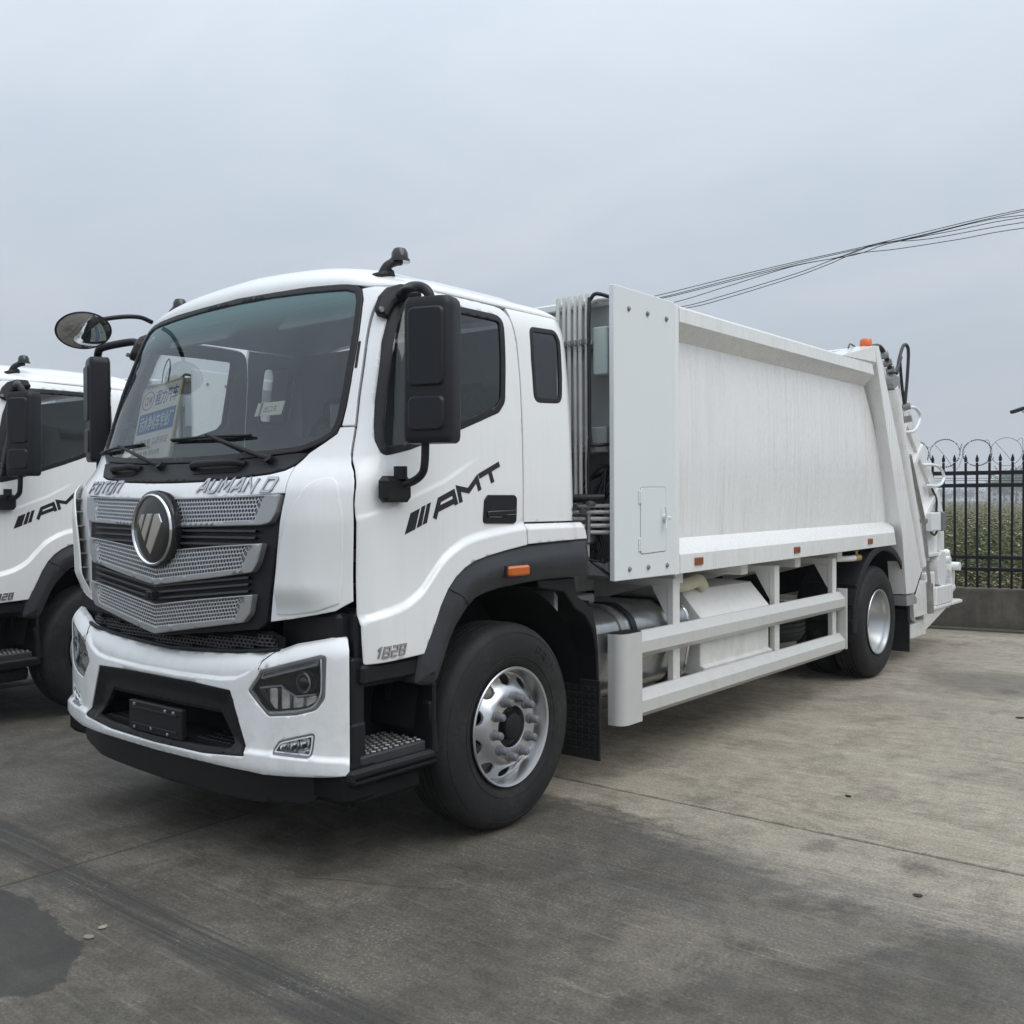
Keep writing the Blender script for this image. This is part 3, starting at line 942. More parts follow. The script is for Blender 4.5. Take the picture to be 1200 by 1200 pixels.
# ------------------------------------------------------------------ overhead cables, poles, lamp
POLEM = pmat('concrete_pole', (.30, .29, .27), .85, noise=.12)
def utility_pole(x, y, h, label):
    r = empty('utility_pole', (x, y, -.1)); tag(r, label, 'utility pole')
    mb = MB(); mb.tube([(0, 0, 0), (0, 0, h)], lambda t: .15-.05*t, 14); mb.build('pole', POLEM, r)
    mb = MB(); mb.box((0, 0, h-.35), (.09, 1.6, .09), rot=Matrix.Rotation(.37, 3, 'Z'), bev=.01); mb.build('crossarm', STEELD, r)
PA = (-9.2, 17.3); PB = (5.2, 22.9)
utility_pole(*PA, 6.85, 'concrete utility pole hidden behind the garbage body, carrying the overhead wires')
utility_pole(*PB, 10.1, 'tall concrete utility pole outside the right edge, carrying the overhead wires')
def wire(pts, label):
    # (fraction of the span between the poles, height); the cables swing together where they cross
    P = [(0.0, pts[0][1]-.10)]+pts+[(.80, pts[-1][1]+(pts[-1][1]-pts[-2][1])*.9), (1.0, 9.3)]
    Q = catmull([(PA[0]+(PB[0]-PA[0])*t, PA[1]+(PB[1]-PA[1])*t, z) for t, z in P], 6)
    mb = MB(); mb.tube(Q, .0095, 5)
    tag(mb.build('power_cable', CABLE, None, 60), label, 'cable', 'overhead cables behind the garbage body')
WIRES = [
[(0.057, 6.76), (0.168, 7.07), (0.272, 7.34), (0.358, 7.54), (0.445, 7.77), (0.589, 8.13)] ,
[(0.065, 6.71), (0.168, 7.01), (0.272, 7.3), (0.358, 7.51), (0.445, 7.72), (0.589, 8.09)] ,
[(0.068, 6.69), (0.168, 6.97), (0.272, 7.26), (0.333, 7.37), (0.382, 7.59), (0.445, 7.7), (0.529, 7.93), (0.589, 8.0)] ,
[(0.082, 6.56), (0.168, 6.87), (0.272, 7.25), (0.358, 7.4), (0.406, 7.6), (0.501, 7.79), (0.589, 7.95)] ,
[(0.095, 6.44), (0.168, 6.67), (0.272, 7.06), (0.323, 7.31), (0.358, 7.46), (0.397, 7.63), (0.464, 7.64), (0.589, 7.84)] ,
[(0.103, 6.4), (0.168, 6.59), (0.272, 6.99), (0.323, 7.24), (0.358, 7.42), (0.416, 7.46), (0.501, 7.57), (0.589, 7.71)] ,
]
WLAB = ['uppermost of the overhead cables rising to the right', 'second overhead cable from the top at the right edge', 'overhead cable of the upper bundle that dips just left of the crossing', 'thin overhead cable starting midway between the two bundles', 'upper of the two overhead cables that start lowest at the garbage body', 'lowest overhead cable at the right picture edge, crossing under the bundle']
for p_, l_ in zip(WIRES, WLAB): wire(p_, l_)
lamp = empty('street_lamp', (-.95, 31.8, -.1)); tag(lamp, 'slim street lamp with a flat dark head beyond the fence, at the right picture edge', 'street lamp')
lamp.location = (4.36+36*(-.628+.778*.5305), -3.93+36*(.778+.628*.5305), -.1)
mb = MB(); mb.tube([(0, 0, 0), (0, 0, 4.6)], lambda t: .06-.02*t, 10); mb.tube([(0, 0, 4.5), (-.25, -.2, 4.78), (-.5, -.4, 4.93)], .028, 8, smooth=4); mb.build('pole', STEELD, lamp)
mb = MB(); mb.box((-.62, -.5, 4.98), (.48, .30, .13), rot=Matrix.Rotation(.68, 3, 'Z') @ Matrix.Rotation(-.32, 3, 'Y'), bev=.02); mb.build('lamp_head', FENCEM, lamp)

# ------------------------------------------------------------------ litter on the concrete
LEAFD = pmat('dry_leaf', (.26, .23, .18), .8, noise=.3); TWIG = pmat('dark_twig', (.03, .026, .022), .9)
def leaf(x, y, s, a, label, mat):
    q = []
    for k in range(10):
        t = k/9; w_ = .32*math.sin(PI*t)**.8*s
        q.append((t*s, w_, .006+.02*s*4*abs(t-.5)))
    for k in range(9, -1, -1):
        t = k/9; w_ = .32*math.sin(PI*t)**.8*s
        q.append((t*s, -w_, .004+.012*s*math.sin(t*6)))
    vs = q+[(p[0], p[1], p[2]-.0015) for p in q]; n = len(q)
    mid = [(i, i+1, n-2-i, n-1-i) for i in range(n//2-1)]
    fs = [tuple(f) for f in mid]+[tuple(n+i for i in reversed(f)) for f in mid]+[(i, (i+1) % n, n+(i+1) % n, n+i) for i in range(n)]
    o = mesh_obj('dry_leaf', vs, fs, mat, None, 60); o.location = (x, y, gz(x)+.0015); o.rotation_euler = (0, 0, a)
    tag(o, label, 'leaf', 'dead leaves on the yard')
leaf(.70, -2.02, .045, .5, 'pale dead leaf at the edge of the wet patch, the lower of two', LEAFD)
leaf(.68, -1.95, .04, 1.6, 'pale dead leaf just off the wet patch, the upper of two', LEAFD)
leaf(2.35, 1.55, .045, 2.6, 'small brown leaf on the pale concrete right of the slab joint', TWIG)
leaf(3.05, .35, .04, .2, 'small dark leaf on the worn band at the right', TWIG)
leaf(2.6, 4.3, .07, .8, 'dark scrap on the pale concrete at the far right', TWIG)
mb = MB(); mb.tube(catmull([(.72, -1.12, .006), (.80, -1.08, .012), (.86, -1.12, .006), (1.05, -1.02, .006), (1.3, -.92, .008), (1.5, -.80, .006)], 6), .0016, 5)
tag(mb.build('loose_wire', BARK), 'thin loose wire lying on the dark concrete before the bumper', 'wire')
# ================================================================== THE TRUCK (front toward -Y, its left side toward +X)
def spl(tab, z):
    n = len(tab)
    if z <= tab[0][0]: return tab[0][1]+(z-tab[0][0])*(tab[1][1]-tab[0][1])/(tab[1][0]-tab[0][0])
    if z >= tab[-1][0]: return tab[-1][1]+(z-tab[-1][0])*(tab[-1][1]-tab[-2][1])/(tab[-1][0]-tab[-2][0])
    for i in range(n-1):
        if z <= tab[i+1][0]: break
    x0, y0 = tab[i]; x1, y1 = tab[i+1]; h = x1-x0
    def slope(k):
        if k == 0: return (tab[1][1]-tab[0][1])/(tab[1][0]-tab[0][0])
        if k == n-1: return (tab[-1][1]-tab[-2][1])/(tab[-1][0]-tab[-2][0])
        a = (tab[k][1]-tab[k-1][1])/(tab[k][0]-tab[k-1][0]); b = (tab[k+1][1]-tab[k][1])/(tab[k+1][0]-tab[k][0])
        return 0 if a*b <= 0 else 2*a*b/(a+b)
    m0, m1 = slope(i), slope(i+1); t = (z-x0)/h
    return y0*(1+2*t)*(1-t)**2+h*m0*t*(1-t)**2+y1*t*t*(3-2*t)+h*m1*t*t*(t-1)
def lin(tab, z):
    if z <= tab[0][0]: return tab[0][1]
    for (a, va), (b, vb) in zip(tab, tab[1:]):
        if z <= b: return va+(vb-va)*(z-a)/(b-a)
    return tab[-1][1]
WT = [(.9, 1.195), (1.2, 1.2), (1.6, 1.2), (1.95, 1.192), (2.2, 1.178), (2.4, 1.16), (2.55, 1.14), (2.62, 1.118), (2.68, 1.08), (2.72, 1.03)]
YC = [(.9, -1.24), (1.25, -1.243), (1.55, -1.228), (1.70, -1.20), (1.765, -1.168), (1.86, -1.095), (2.3, -.945), (2.7, -.80), (2.8, -.76)]
BW = [(1.0, .12), (1.3, .115), (1.6, .06), (1.75, .03), (1.9, .02), (2.7, .02)]
NE = 4.6
def front_y(x, z):
    t = min(abs(x)/spl(WT, z), .9999); b = spl(BW, z)
    return spl(YC, z)+b*t*t+(.5-b)*(1-(1-t**NE)**(1/NE))
def side_x(y, z):
    w = spl(WT, z); yc = spl(YC, z); b = spl(BW, z); d = .5-b
    if y > .46:
        q = min((y-.46)/.14, 1.0)
        return w-.12*(1-math.sqrt(max(0, 1-q*q*.985)))
    if y >= yc+.5: return w
    lo, hi = 0., .9999
    for _ in range(26):
        m = (lo+hi)/2
        if yc+b*m*m+d*(1-(1-m**NE)**(1/NE)) < y: lo = m
        else: hi = m
    return w*lo
CREASE = [(-1.02, 1.165), (-.928, 1.185), (-.806, 1.213), (-.698, 1.266), (-.614, 1.346), (-.527, 1.421), (-.377, 1.488), (-.187, 1.52), (.092, 1.545), (.7, 1.548)]
BELT = [(-1.10, 1.565), (-1.024, 1.588), (-.803, 1.653), (-.522, 1.751), (-.275, 1.87)]
def side_disp(y, z):
    d = 0.0
    if z < 1.62:
        c = spl(CREASE, max(-1.02, min(.7, y)))
        d += .024*sstep(c+.004, c-.03, z)
    if y < -.2 and z < 1.95:
        c = lin(BELT, y)
        d += .007*sstep(c+.02, c-.008, z)*sstep(-.22, -.45, y)
    return d
def sideP(y, z, d=0.0):
    e = .006
    def f(a, b): return side_x(a, b)+side_disp(a, b)
    x = f(y, z)
    gy = (f(y+e, z)-f(y-e, z))/(2*e); gz_ = (f(y, z+e)-f(y, z-e))/(2*e)
    gy = max(-6, min(6, gy))
    n = Vector((1, -gy, -gz_)).normalized()
    return Vector((x, y, z))+n*d
def frontP(x, z, d=0.0):
    e = .005
    y = front_y(x, z)
    gx = (front_y(x+e, z)-front_y(x-e, z))/(2*e); gz_ = (front_y(x, z+e)-front_y(x, z-e))/(2*e)
    gx = max(-5, min(5, gx))
    n = Vector((gx, -1, gz_)).normalized()
    return Vector((x, y, z))+n*d
def mirror(fn): return lambda u, v, d=0.0: (lambda p: Vector((-p.x, p.y, p.z)))(fn(u, v, d))
def sheet(name, outer, fn, grid, mat, parent, off):
    """single sheet of glass"""
    o = panel(name, outer, [], fn, grid, .003, mat, parent, edge=0, off=off)
    bm = bmesh.new(); bm.from_mesh(o.data); bm.faces.ensure_lookup_table()
    k = (len(bm.faces))
    # keep the outer skin only
    ref = [f for f in bm.faces]
    half = sheet_count(o)
    bmesh.ops.delete(bm, geom=ref[half:], context='FACES')
    bm.to_mesh(o.data); bm.free(); return o
def sheet_count(o):
    # outer faces come first in panel(): they equal the number of back faces
    n = 0
    for p in o.data.polygons:
        if len(p.vertices) == 3: n += 1
    return n//2

truck = empty('garbage_truck', (0, 0, 0))
tag(truck, 'large white rear-loading garbage truck filling the picture, sign board behind its windscreen', 'garbage truck')
both = ((1, lambda f: f), (-1, mirror))

# ---------------------------------------------------------------- cab panels
GAP = .006
GAPL = [(.955, -1.012), (1.10, -1.021), (1.239, -1.025), (1.434, -1.027), (1.643, -1.029), (1.80, -1.0), (1.993, -.939), (2.168, -.892), (2.335, -.842), (2.50, -.785), (2.60, -.735), (2.662, -.665)]
def gapx(z): return side_x(spl(GAPL, z)-GAP, z)
ARCH = [(.077, 1.437), (-.08, 1.418), (-.221, 1.397), (-.329, 1.376), (-.409, 1.347), (-.475, 1.305), (-.528, 1.254), (-.578, 1.18), (-.615, 1.103), (-.686, .972)]
DOOR = [(-1.012, .958, .012)]+[(spl(GAPL, 1.0+.05*k), 1.0+.05*k) for k in range(33)]+[(-.665, 2.655, .03),
        (-.513, 2.660), (-.147, 2.660), (.055, 2.655, .10), (.085, 2.48), (.087, 2.308), (.080, 1.955), (.072, 1.605)] + ARCH
WIN = [(-.885, 1.862, .05), (-.900, 1.93, .03), (-.890, 2.0), (-.867, 2.108), (-.835, 2.226), (-.789, 2.386), (-.744, 2.50, .05), (-.690, 2.590, .05), (-.60, 2.600), (-.288, 2.606), (.000, 2.606, .06), (-.02, 2.38), (-.048, 2.16, .07), (-.10, 2.105, .05), (-.367, 2.012), (-.74, 1.895)]
QWIN = [(.212, 2.580, .05), (.448, 2.590, .05), (.474, 2.53), (.460, 2.344), (.440, 2.19, .06), (.195, 2.178, .05), (.197, 2.40)]
door_r = round_poly(DOOR, 0.0); win_r = round_poly(WIN, .02); qwin_r = round_poly(QWIN, .05)
side_lines = [[(-1.02+.02*k, spl(CREASE, -1.02+.02*k)+dz) for k in range(84)] for dz in (.010, -.002, -.012, -.022, -.036)]
side_lines += [[(-1.02+.02*k, lin(BELT, -1.02+.02*k)+dz) for k in range(40)] for dz in (-.012, .004, .022)]
side_lines += [[(spl(GAPL, 1.0+.03*k)+dy, 1.0+.03*k) for k in range(55)] for dy in (.010, .022, .036, .055, .08)]
def in_side(fn): return lambda u, v, d=0.0: fn(u, v, d)
for sg, wr in both:
    fn = wr(sideP)
    door = panel('door', door_r, [win_r], fn, .045, .030, [WHITE, TRIM], truck, edge=.005, lines=side_lines)
    # window: rubber seal, pane
    win_in = inset_poly(win_r, .034)
    panel('window_seal', inset_poly(win_r, -.002), [win_in], fn, .04, .014, RUBBER, door, edge=.004, off=.003)
    sheet('window', inset_poly(win_r, .022), fn, .06, SIDEGLASS, door, -.006)
    # divider bar of the fixed front light is hidden by the mirror: seal only
    rq = [(.092, 1.553), (.093, 1.605), (.098, 1.955), (.101, 2.308), (.098, 2.48), (.07, 2.657, .10), (.30, 2.664), (.52, 2.664), (.597, 2.664), (.599, 2.40), (.599, 2.0), (.599, 1.553)]
    rq = [(.080, 1.553), (.080, 1.605), (.088, 1.955), (.095, 2.308), (.093, 2.48), (.066, 2.662), (.30, 2.664), (.52, 2.664), (.597, 2.664), (.599, 2.40), (.599, 2.0), (.599, 1.553)]
    q = panel('rear_quarter_panel', rq, [qwin_r], fn, .045, .028, [WHITE, TRIM], truck, edge=.004)
    panel('quarter_window_seal', inset_poly(qwin_r, -.002), [inset_poly(qwin_r, .026)], fn, .04, .012, RUBBER, q, edge=.004, off=.003)
    sheet('quarter_window', inset_poly(qwin_r, .016), fn, .06, SIDEGLASS, q, -.004)
    sill = [(.084, 1.441), (.082, 1.545), (.598, 1.545), (.615, 1.50), (.63, 1.452), (.40, 1.449)]
    panel('rear_sill_panel', sill, [], wr(lambda u, v, d=0: sideP(min(u, .52), v, d)+Vector((0, max(0, u-.52), 0))), .04, .028, [WHITE, TRIM], truck, edge=.004, lines=side_lines[:5])
    # A pillar and corner panel in the front projection
    fz = wr(frontP)
    zz = [2.00+.045*k for k in range(14)]
    wsr = [(.897, 2.655), (.925, 2.601), (.943, 2.52), (.959, 2.432), (.975, 2.31), (.987, 2.19), (.993, 2.09), (.9935, 2.00)]
    ap = [(x+.004, z) for x, z in wsr]+[(gapx(z), z) for z in zz]+[(gapx(2.655), 2.655), (.96, 2.664)]
    panel('windscreen_pillar', ap, [], fz, .022, .026, [WHITE, TRIM], truck, edge=.004)
    # slot on the pillar
    z0 = [(.972, 2.390), (.984, 2.392), (1.002, 2.265), (.990, 2.262)]
    panel('pillar_slot', round_poly(z0, .004), [], fz, .04, .008, BLACK, truck, edge=.002, off=.003)
    cz = [1.992-.04*k for k in range(20)]
    cp = [(.992, 1.992), (.985, 1.962), (.942, 1.928), (.872, 1.880), (.826, 1.822), (.838, 1.72), (.842, 1.697), (.825, 1.58), (.803, 1.43), (.783, 1.28), (.764, 1.132), (.88, 1.150), (.994, 1.172), (1.075, 1.190)]+[(gapx(z), z) for z in reversed(cz)]
    panel('corner_panel', cp, [], fz, .024, .026, [WHITE, TRIM], truck, edge=.004)
    # the air deflector standing proud of the corner, with ribs in its slot
    dfl = [(.800, 1.165, .01), (.822, 1.281), (.842, 1.40), (.866, 1.506), (.895, 1.59), (.93, 1.655), (.968, 1.712, .05), (1.006, 1.747, .05), (1.055, 1.768, .04), (1.089, 1.735, .03)]
    dfl += [(gapx(1.60)-.030, 1.60), (gapx(1.45)-.032, 1.45), (gapx(1.30)-.036, 1.30), (gapx(1.222)-.045, 1.222, .01), (.994, 1.186), (.88, 1.168)]
    dfl = round_poly(dfl, .02)
    def dfn(x, z, d=0.0, fz0=frontP):
        xg = gapx(max(1.2, min(1.8, z)))
        k = sstep(xg-.02, xg-.20, x)*sstep(1.16, 1.30, z)
        return fz0(x, z, .006+.042*k+d)
    panel('air_deflector', dfl, [], wr(dfn), .03, .009, [WHITE, WHITE], truck, edge=.006)
    rb = MB()
    for zr in (1.24, 1.31, 1.385, 1.46, 1.535, 1.61, 1.68):
        xe = lin([(1.2, .815), (1.281, .828), (1.40, .848), (1.506, .872), (1.59, .90), (1.655, .936), (1.712, .975)], zr)
        a = wr(frontP)(xe, zr, .001); bb = wr(dfn)(xe, zr, -.010)
        c_ = wr(frontP)(xe+.10, zr, .001); d_ = wr(dfn)(xe+.10, zr, -.010)
        up = Vector((0, 0, .006))
        rb.add([a, bb, d_, c_, a+up, bb+up, d_+up, c_+up], [(0,1,2,3), (7,6,5,4), (0,4,5,1), (1,5,6,2), (2,6,7,3), (3,7,4,0)])
    tag(rb.build('deflector_ribs', SATIN, truck, smooth=0), kind='stuff')

# ---------------------------------------------------------------- roof
ZP = [(0, 2.720), (.55, 2.703), (.80, 2.688), (.885, 2.672), (.94, 2.666), (1.3, 2.664)]
def roof_pt(a, v, off=0.0, hh=.155):
    """a in [-1,1] across, v in [0,1] front to rear"""
    Xs = 1.092
    x = a*Xs; ax = abs(a)
    zp = lin(ZP, abs(x))
    yf = front_y(min(abs(x), 1.0905*.998), zp+.002) if ax < .9985 else -.42
    yr = .60 - (.12*(1-math.sqrt(max(0, 1-((ax-.9)/.1)**2*.98))) if ax > .9 else 0)
    y = yf+(yr-yf)*v
    fr = min(1, (y-yf)/.34); rr = min(1, (yr-y)/.20)
    F = math.sqrt(max(0, 1-(1-fr)**2.3))*math.sqrt(max(0, 1-(1-rr)**2.2))
    S = math.sqrt(max(0, 1-ax**2.9))
    z = zp+(hh*(.80+.20*(1-ax*ax)))*F*S
    rib = .010*(sstep(.50, .56, ax)-sstep(.70, .76, ax))*sstep(.30, .5, v)*sstep(1, .85, v)
    p = Vector((x, y, z+rib))
    if abs(a) > .996: p.x = math.copysign(side_x(max(y, -.66), zp)-.001, a)
    return p
nA, nV = 52, 40
As = [math.sin(-PI/2+PI*i/nA) for i in range(nA+1)]
Vs = [(1-math.cos(PI*(k/nV)**1.0))/2 for k in range(nV+1)]
rv = []; rf = []
for a in As:
    for v in Vs: rv.append(roof_pt(a, v))
n_ = nV+1
for i in range(nA):
    for k in range(nV): rf.append((i*n_+k, i*n_+k+1, (i+1)*n_+k+1, (i+1)*n_+k))
nb_ = len(rv)
# inner skin
for a in As:
    for v in Vs:
        p = roof_pt(a*.985, .012+v*.975); rv.append(p-Vector((0, 0, .035)))
rf += [tuple(nb_+i for i in reversed(f)) for f in rf[:]]
mi_ = [0]*(nA*nV)+[1]*(nA*nV)
def strip(i0, i1):
    rf.append((i0, i1, nb_+i1, nb_+i0)); mi_.append(0)
for k in range(nV): strip(k, k+1); strip(nA*n_+k, nA*n_+k+1)
for i in range(nA): strip(i*n_, (i+1)*n_); strip(i*n_+nV, (i+1)*n_+nV)
roof = mesh_obj('roof', rv, rf, [WHITE, TRIML], truck, 50, mi_)
bm = bmesh.new(); bm.from_mesh(roof.data); bmesh.ops.recalc_face_normals(bm, faces=bm.faces); bm.to_mesh(roof.data); bm.free()

# ---------------------------------------------------------------- windscreen, cowl, badge strip
half = [(0, 2.716), (.30, 2.711), (.553, 2.699), (.826, 2.683, .03), (.895, 2.660, .05), (.925, 2.601), (.943, 2.52), (.959, 2.432), (.975, 2.31), (.987, 2.19), (.993, 2.09), (.992, 2.014, .04), (.980, 1.957, .04), (.934, 1.927, .03), (.872, 1.902), (.808, 1.885), (.60, 1.872), (.412, 1.864), (.2, 1.859), (0, 1.858)]
WS = half+[(-p[0],)+tuple(p[1:]) for p in reversed(half[1:-1])]
ws_r = round_poly(WS, 0.0)
ws_in = inset_poly(ws_r, .030)
seal = panel('windscreen_seal', ws_r, [ws_in], frontP, .05, .018, RUBBER, truck, edge=.006, off=.005)
wsg = sheet('windscreen', inset_poly(ws_r, .018), frontP, .07, WSGLASS, truck, -.004)
ch = [(0, 1.853), (.2, 1.854), (.412, 1.859), (.60, 1.867), (.808, 1.880), (.868, 1.876, .0), (.828, 1.832), (.783, 1.808), (.70, 1.792), (.442, 1.771), (.2, 1.764), (0, 1.762)]
cowl = panel('wiper_cowl', ch+[(-x[0], x[1]) for x in reversed(ch[1:-1])], [], frontP, .035, .02, BLACK, truck, edge=.004, off=.004)
fs_ = [(0, 1.757), (.2, 1.759), (.442, 1.766), (.70, 1.787), (.783, 1.803), (.820, 1.822), (.832, 1.72), (.837, 1.702), (.55, 1.690), (.2, 1.684), (0, 1.683)]
badge_strip = panel('front_badge_panel', fs_+[(-x[0], x[1]) for x in reversed(fs_[1:-1])], [], frontP, .04, .02, [WHITE, TRIM], truck, edge=.004)
# cowl grab handles
for hx0, hx1 in ((-.66, -.40), (.10, .49)):
    hh_ = MB()
    P = [frontP(hx0, 1.822, .004), frontP(hx0+.03, 1.822, .034), frontP((hx0+hx1)/2, 1.823, .038), frontP(hx1-.05, 1.826, .034), frontP(hx1, 1.834, .006)]
    hh_.tube(P, .017, 10, smooth=5)
    rec = round_poly([(hx0-.02, 1.838), (hx1+.03, 1.846), (hx1-.02, 1.798), (hx0+.02, 1.794)], .02)
    hh_.prism(rec, frontP, .003, .009)
    hh_.build('grab_handle', BLACK, cowl)
# wipers
def wiper(px, pz, tipx, tipz, b0, b1):
    w_ = MB()
    piv = frontP(px, pz, .022)
    w_.cyl(frontP(px, pz, -.005), frontP(px, pz, .034), .022, 14)
    tip = frontP(tipx, tipz, .030)
    mid = piv.lerp(tip, .5)+Vector((0, -.022, .004))
    w_.tube([piv, piv.lerp(tip, .12)+Vector((0, -.014, 0)), mid, tip], lambda t: .0135-.006*t, 8, smooth=5)
    a = frontP(b0[0], b0[1], .012); b_ = frontP(b1[0], b1[1], .012)
    pts_ = [frontP(b0[0]+(b1[0]-b0[0])*k/8, b0[1]+(b1[1]-b0[1])*k/8, .014+.012*(1-abs(k-4)/4)) for k in range(9)]
    w_.tube(pts_, .0075, 6)
    w_.tube([frontP(b0[0]+(b1[0]-b0[0])*k/8, b0[1]+(b1[1]-b0[1])*k/8-.004, .004) for k in range(9)], .006, 5)
    w_.build('wiper', BLACK, truck)
wiper(-.20, 1.838, -.70, 1.962, (-.99, 1.937), (-.46, 1.966))
wiper(.66, 1.848, .12, 1.985, (-.20, 1.978), (.46, 1.972))

# chrome lettering
def frontL(x0, z0): return lambda u, v, d: frontP(x0+u, z0+v, d)
lt, wd_ = letters('FOTON', .056, .024, .0120, .25)
sc_ = .37/wd_
place_letters('lettering', [[(u*sc_, v) for u, v in q] for q in lt], frontL(-.840, 1.7125), -.004, .007, LETTER, badge_strip, 0, LETSIDE)
lt, wd_ = letters('AUMAn D', .058, .022, .0122, .28)
sc_ = .55/wd_
place_letters('lettering', [[(u*sc_, v) for u, v in q] for q in lt], frontL(.232, 1.7085), -.004, .007, LETTER, badge_strip, 0, LETSIDE)

# ---------------------------------------------------------------- grille
SC = [(1.0, -1.291), (1.05, -1.290), (1.31, -1.283), (1.60, -1.262), (1.70, -1.246)]
SE = [(1.0, -1.225), (1.10, -1.222), (1.25, -1.216), (1.47, -1.205), (1.70, -1.178)]
def strip_y(x, z):
    c = spl(SC, z); e = spl(SE, z)
    return c+(e-c)*(math.sqrt((abs(x)/.8)**2+.004)-.063)**1.25
def stripP(x, z, d=0.0):
    e = .005
    y = strip_y(x, z); gx = (strip_y(x+e, z)-strip_y(x-e, z))/(2*e); g2 = (strip_y(x, z+e)-strip_y(x, z-e))/(2*e)
    return Vector((x, y, z))+Vector((gx, -1, g2)).normalized()*d
def sym(h): return h+[(-p[0],)+tuple(p[1:]) for p in reversed([q for q in h if abs(q[0]) > 1e-6])]
gb = [(0, 1.679), (.2, 1.680), (.55, 1.686), (.834, 1.697), (.815, 1.57), (.793, 1.42), (.773, 1.27), (.752, 1.125, .02), (.70, 1.095, .03), (0, 1.018)]
grille = panel('grille_surround', round_poly(sym(gb), 0), [], stripP, .05, .04, BLACK, truck, edge=.006, off=-.034)
def perforated(name, region, cw, chh, fn, off, th, mat, parent, rx=.33, ry=.36, seg=8):
    us = [p[0] for p in region]; vs_ = [p[1] for p in region]
    mb = MB(); v = min(vs_)+chh/2; row = 0
    while v < max(vs_):
        u = min(us)+(cw/2 if row % 2 else 0)+cw/2
        while u < max(us):
            if inside((u, v), region):
                o8 = [(-.5, -.5), (0, -.5), (.5, -.5), (.5, 0), (.5, .5), (0, .5), (-.5, .5), (-.5, 0)]
                i8 = [(-.707, -.707), (0, -1), (.707, -.707), (1, 0), (.707, .707), (0, 1), (-.707, .707), (-1, 0)]
                O = [fn(u+a*cw, v+b*chh, off) for a, b in o8]
                I = [fn(u+a*cw*rx, v+b*chh*ry, off-.0008) for a, b in i8]
                B = [fn(u+a*cw*rx, v+b*chh*ry, off-th) for a, b in i8]
                fs = [(k, (k+1) % 8, 8+(k+1) % 8, 8+k) for k in range(8)]+[(8+k, 8+(k+1) % 8, 16+(k+1) % 8, 16+k) for k in range(8)]
                mb.add(O+I+B, fs)
            u += cw
        v += chh; row += 1
    o = mesh_obj(name, mb.v, mb.f, mat, parent, 0)
    return tag(o, kind='stuff')
G1 = [(0, 1.682), (.2, 1.683), (.55, 1.689), (.828, 1.697, .005), (.812, 1.615, .04), (.785, 1.572, .03), (.725, 1.560), (.162, 1.545), (0, 1.543)]
M1 = [(0, 1.676), (.2, 1.677), (.55, 1.683), (.728, 1.687), (.712, 1.64), (.684, 1.583), (.147, 1.566), (0, 1.564)]
G2 = [(0, 1.425), (.12, 1.437), (.45, 1.462), (.748, 1.480, .005), (.722, 1.395, .04), (.690, 1.350, .03), (.40, 1.312), (0, 1.264)]
M2 = [(0, 1.418), (.12, 1.430), (.45, 1.455), (.668, 1.468), (.650, 1.42), (.618, 1.366), (.40, 1.340), (0, 1.296)]
G3 = [(0, 1.172), (.35, 1.215), (.698, 1.252, .005), (.682, 1.165, .04), (.640, 1.125, .03), (.35, 1.082), (0, 1.030)]
M3 = [(0, 1.163), (.35, 1.206), (.628, 1.237), (.612, 1.18), (.588, 1.144), (.35, 1.112), (0, 1.066)]
def rowmesh(name, top, bot, rows, cw, fn, off, th, mat, parent, rx=.36, ry=.40, pad=.004):
    """perforated sheet whose rows run parallel to the edges of its bar"""
    mb = MB(); xt, xb = top[-1][0]+pad, max(p[0] for p in bot)+pad
    bot_ = [p for p in bot]
    def pt(s, t):
        x = s*(xt+(xb-xt)*t); a = abs(x)
        z0 = lin(top, a)+pad; z1 = lin(bot_, min(a, xb-pad))-pad
        return x, z0+(z1-z0)*t
    nc = int(round(2*xt/cw)); o8 = [(-.5, -.5), (0, -.5), (.5, -.5), (.5, 0), (.5, .5), (0, .5), (-.5, .5), (-.5, 0)]
    i8 = [(-.707, -.707), (0, -1), (.707, -.707), (1, 0), (.707, .707), (0, 1), (-.707, .707), (-1, 0)]
    for j in range(rows):
        for i in range(nc+(j % 2)):
            k = i+.5-(.5 if j % 2 else 0)
            def q(a, b, d):
                s_ = max(-1, min(1, 2*(k+a)/nc-1)); x, z = pt(s_, (j+.5+b)/rows); return fn(x, z, d)
            if j % 2 and i in (0, nc): continue
            O = [q(a, b, off) for a, b in o8]; I = [q(a*rx, b*ry, off-.0008) for a, b in i8]; B = [q(a*rx, b*ry, off-th) for a, b in i8]
            mb.add(O+I+B, [(k_, (k_+1) % 8, 8+(k_+1) % 8, 8+k_) for k_ in range(8)]+[(8+k_, 8+(k_+1) % 8, 16+(k_+1) % 8, 16+k_) for k_ in range(8)])
        if j % 2:
            for e_ in (0, 1):
                s0, s1 = ((-1, 2*.5/nc-1) if e_ == 0 else (1-2*.5/nc, 1))
                P4 = [pt(s0, j/rows), pt(s1, j/rows), pt(s1, (j+1)/rows), pt(s0, (j+1)/rows)]
                mb.add([fn(x, z, off) for x, z in P4], [(0, 1, 2, 3)])
    return tag(mesh_obj(name, mb.v, mb.f, mat, parent, 0), kind='stuff')
for G, M in ((G1, M1), (G2, M2), (G3, M3)):
    g = panel('grille_bar', round_poly(sym(G), 0), [sym(M)], stripP, .04, .05, SATIN, grille, edge=.005, off=.0)
    tp = [p[:2] for p in M[:4]] if M is not M3 else [p[:2] for p in M[:3]]
    bt_ = sorted([p[:2] for p in M if p not in M[:len(tp)]])
    rowmesh('grille_mesh', tp, bt_, 6, .0205, stripP, -.008, .014, MESHS, grille, .40, .44)
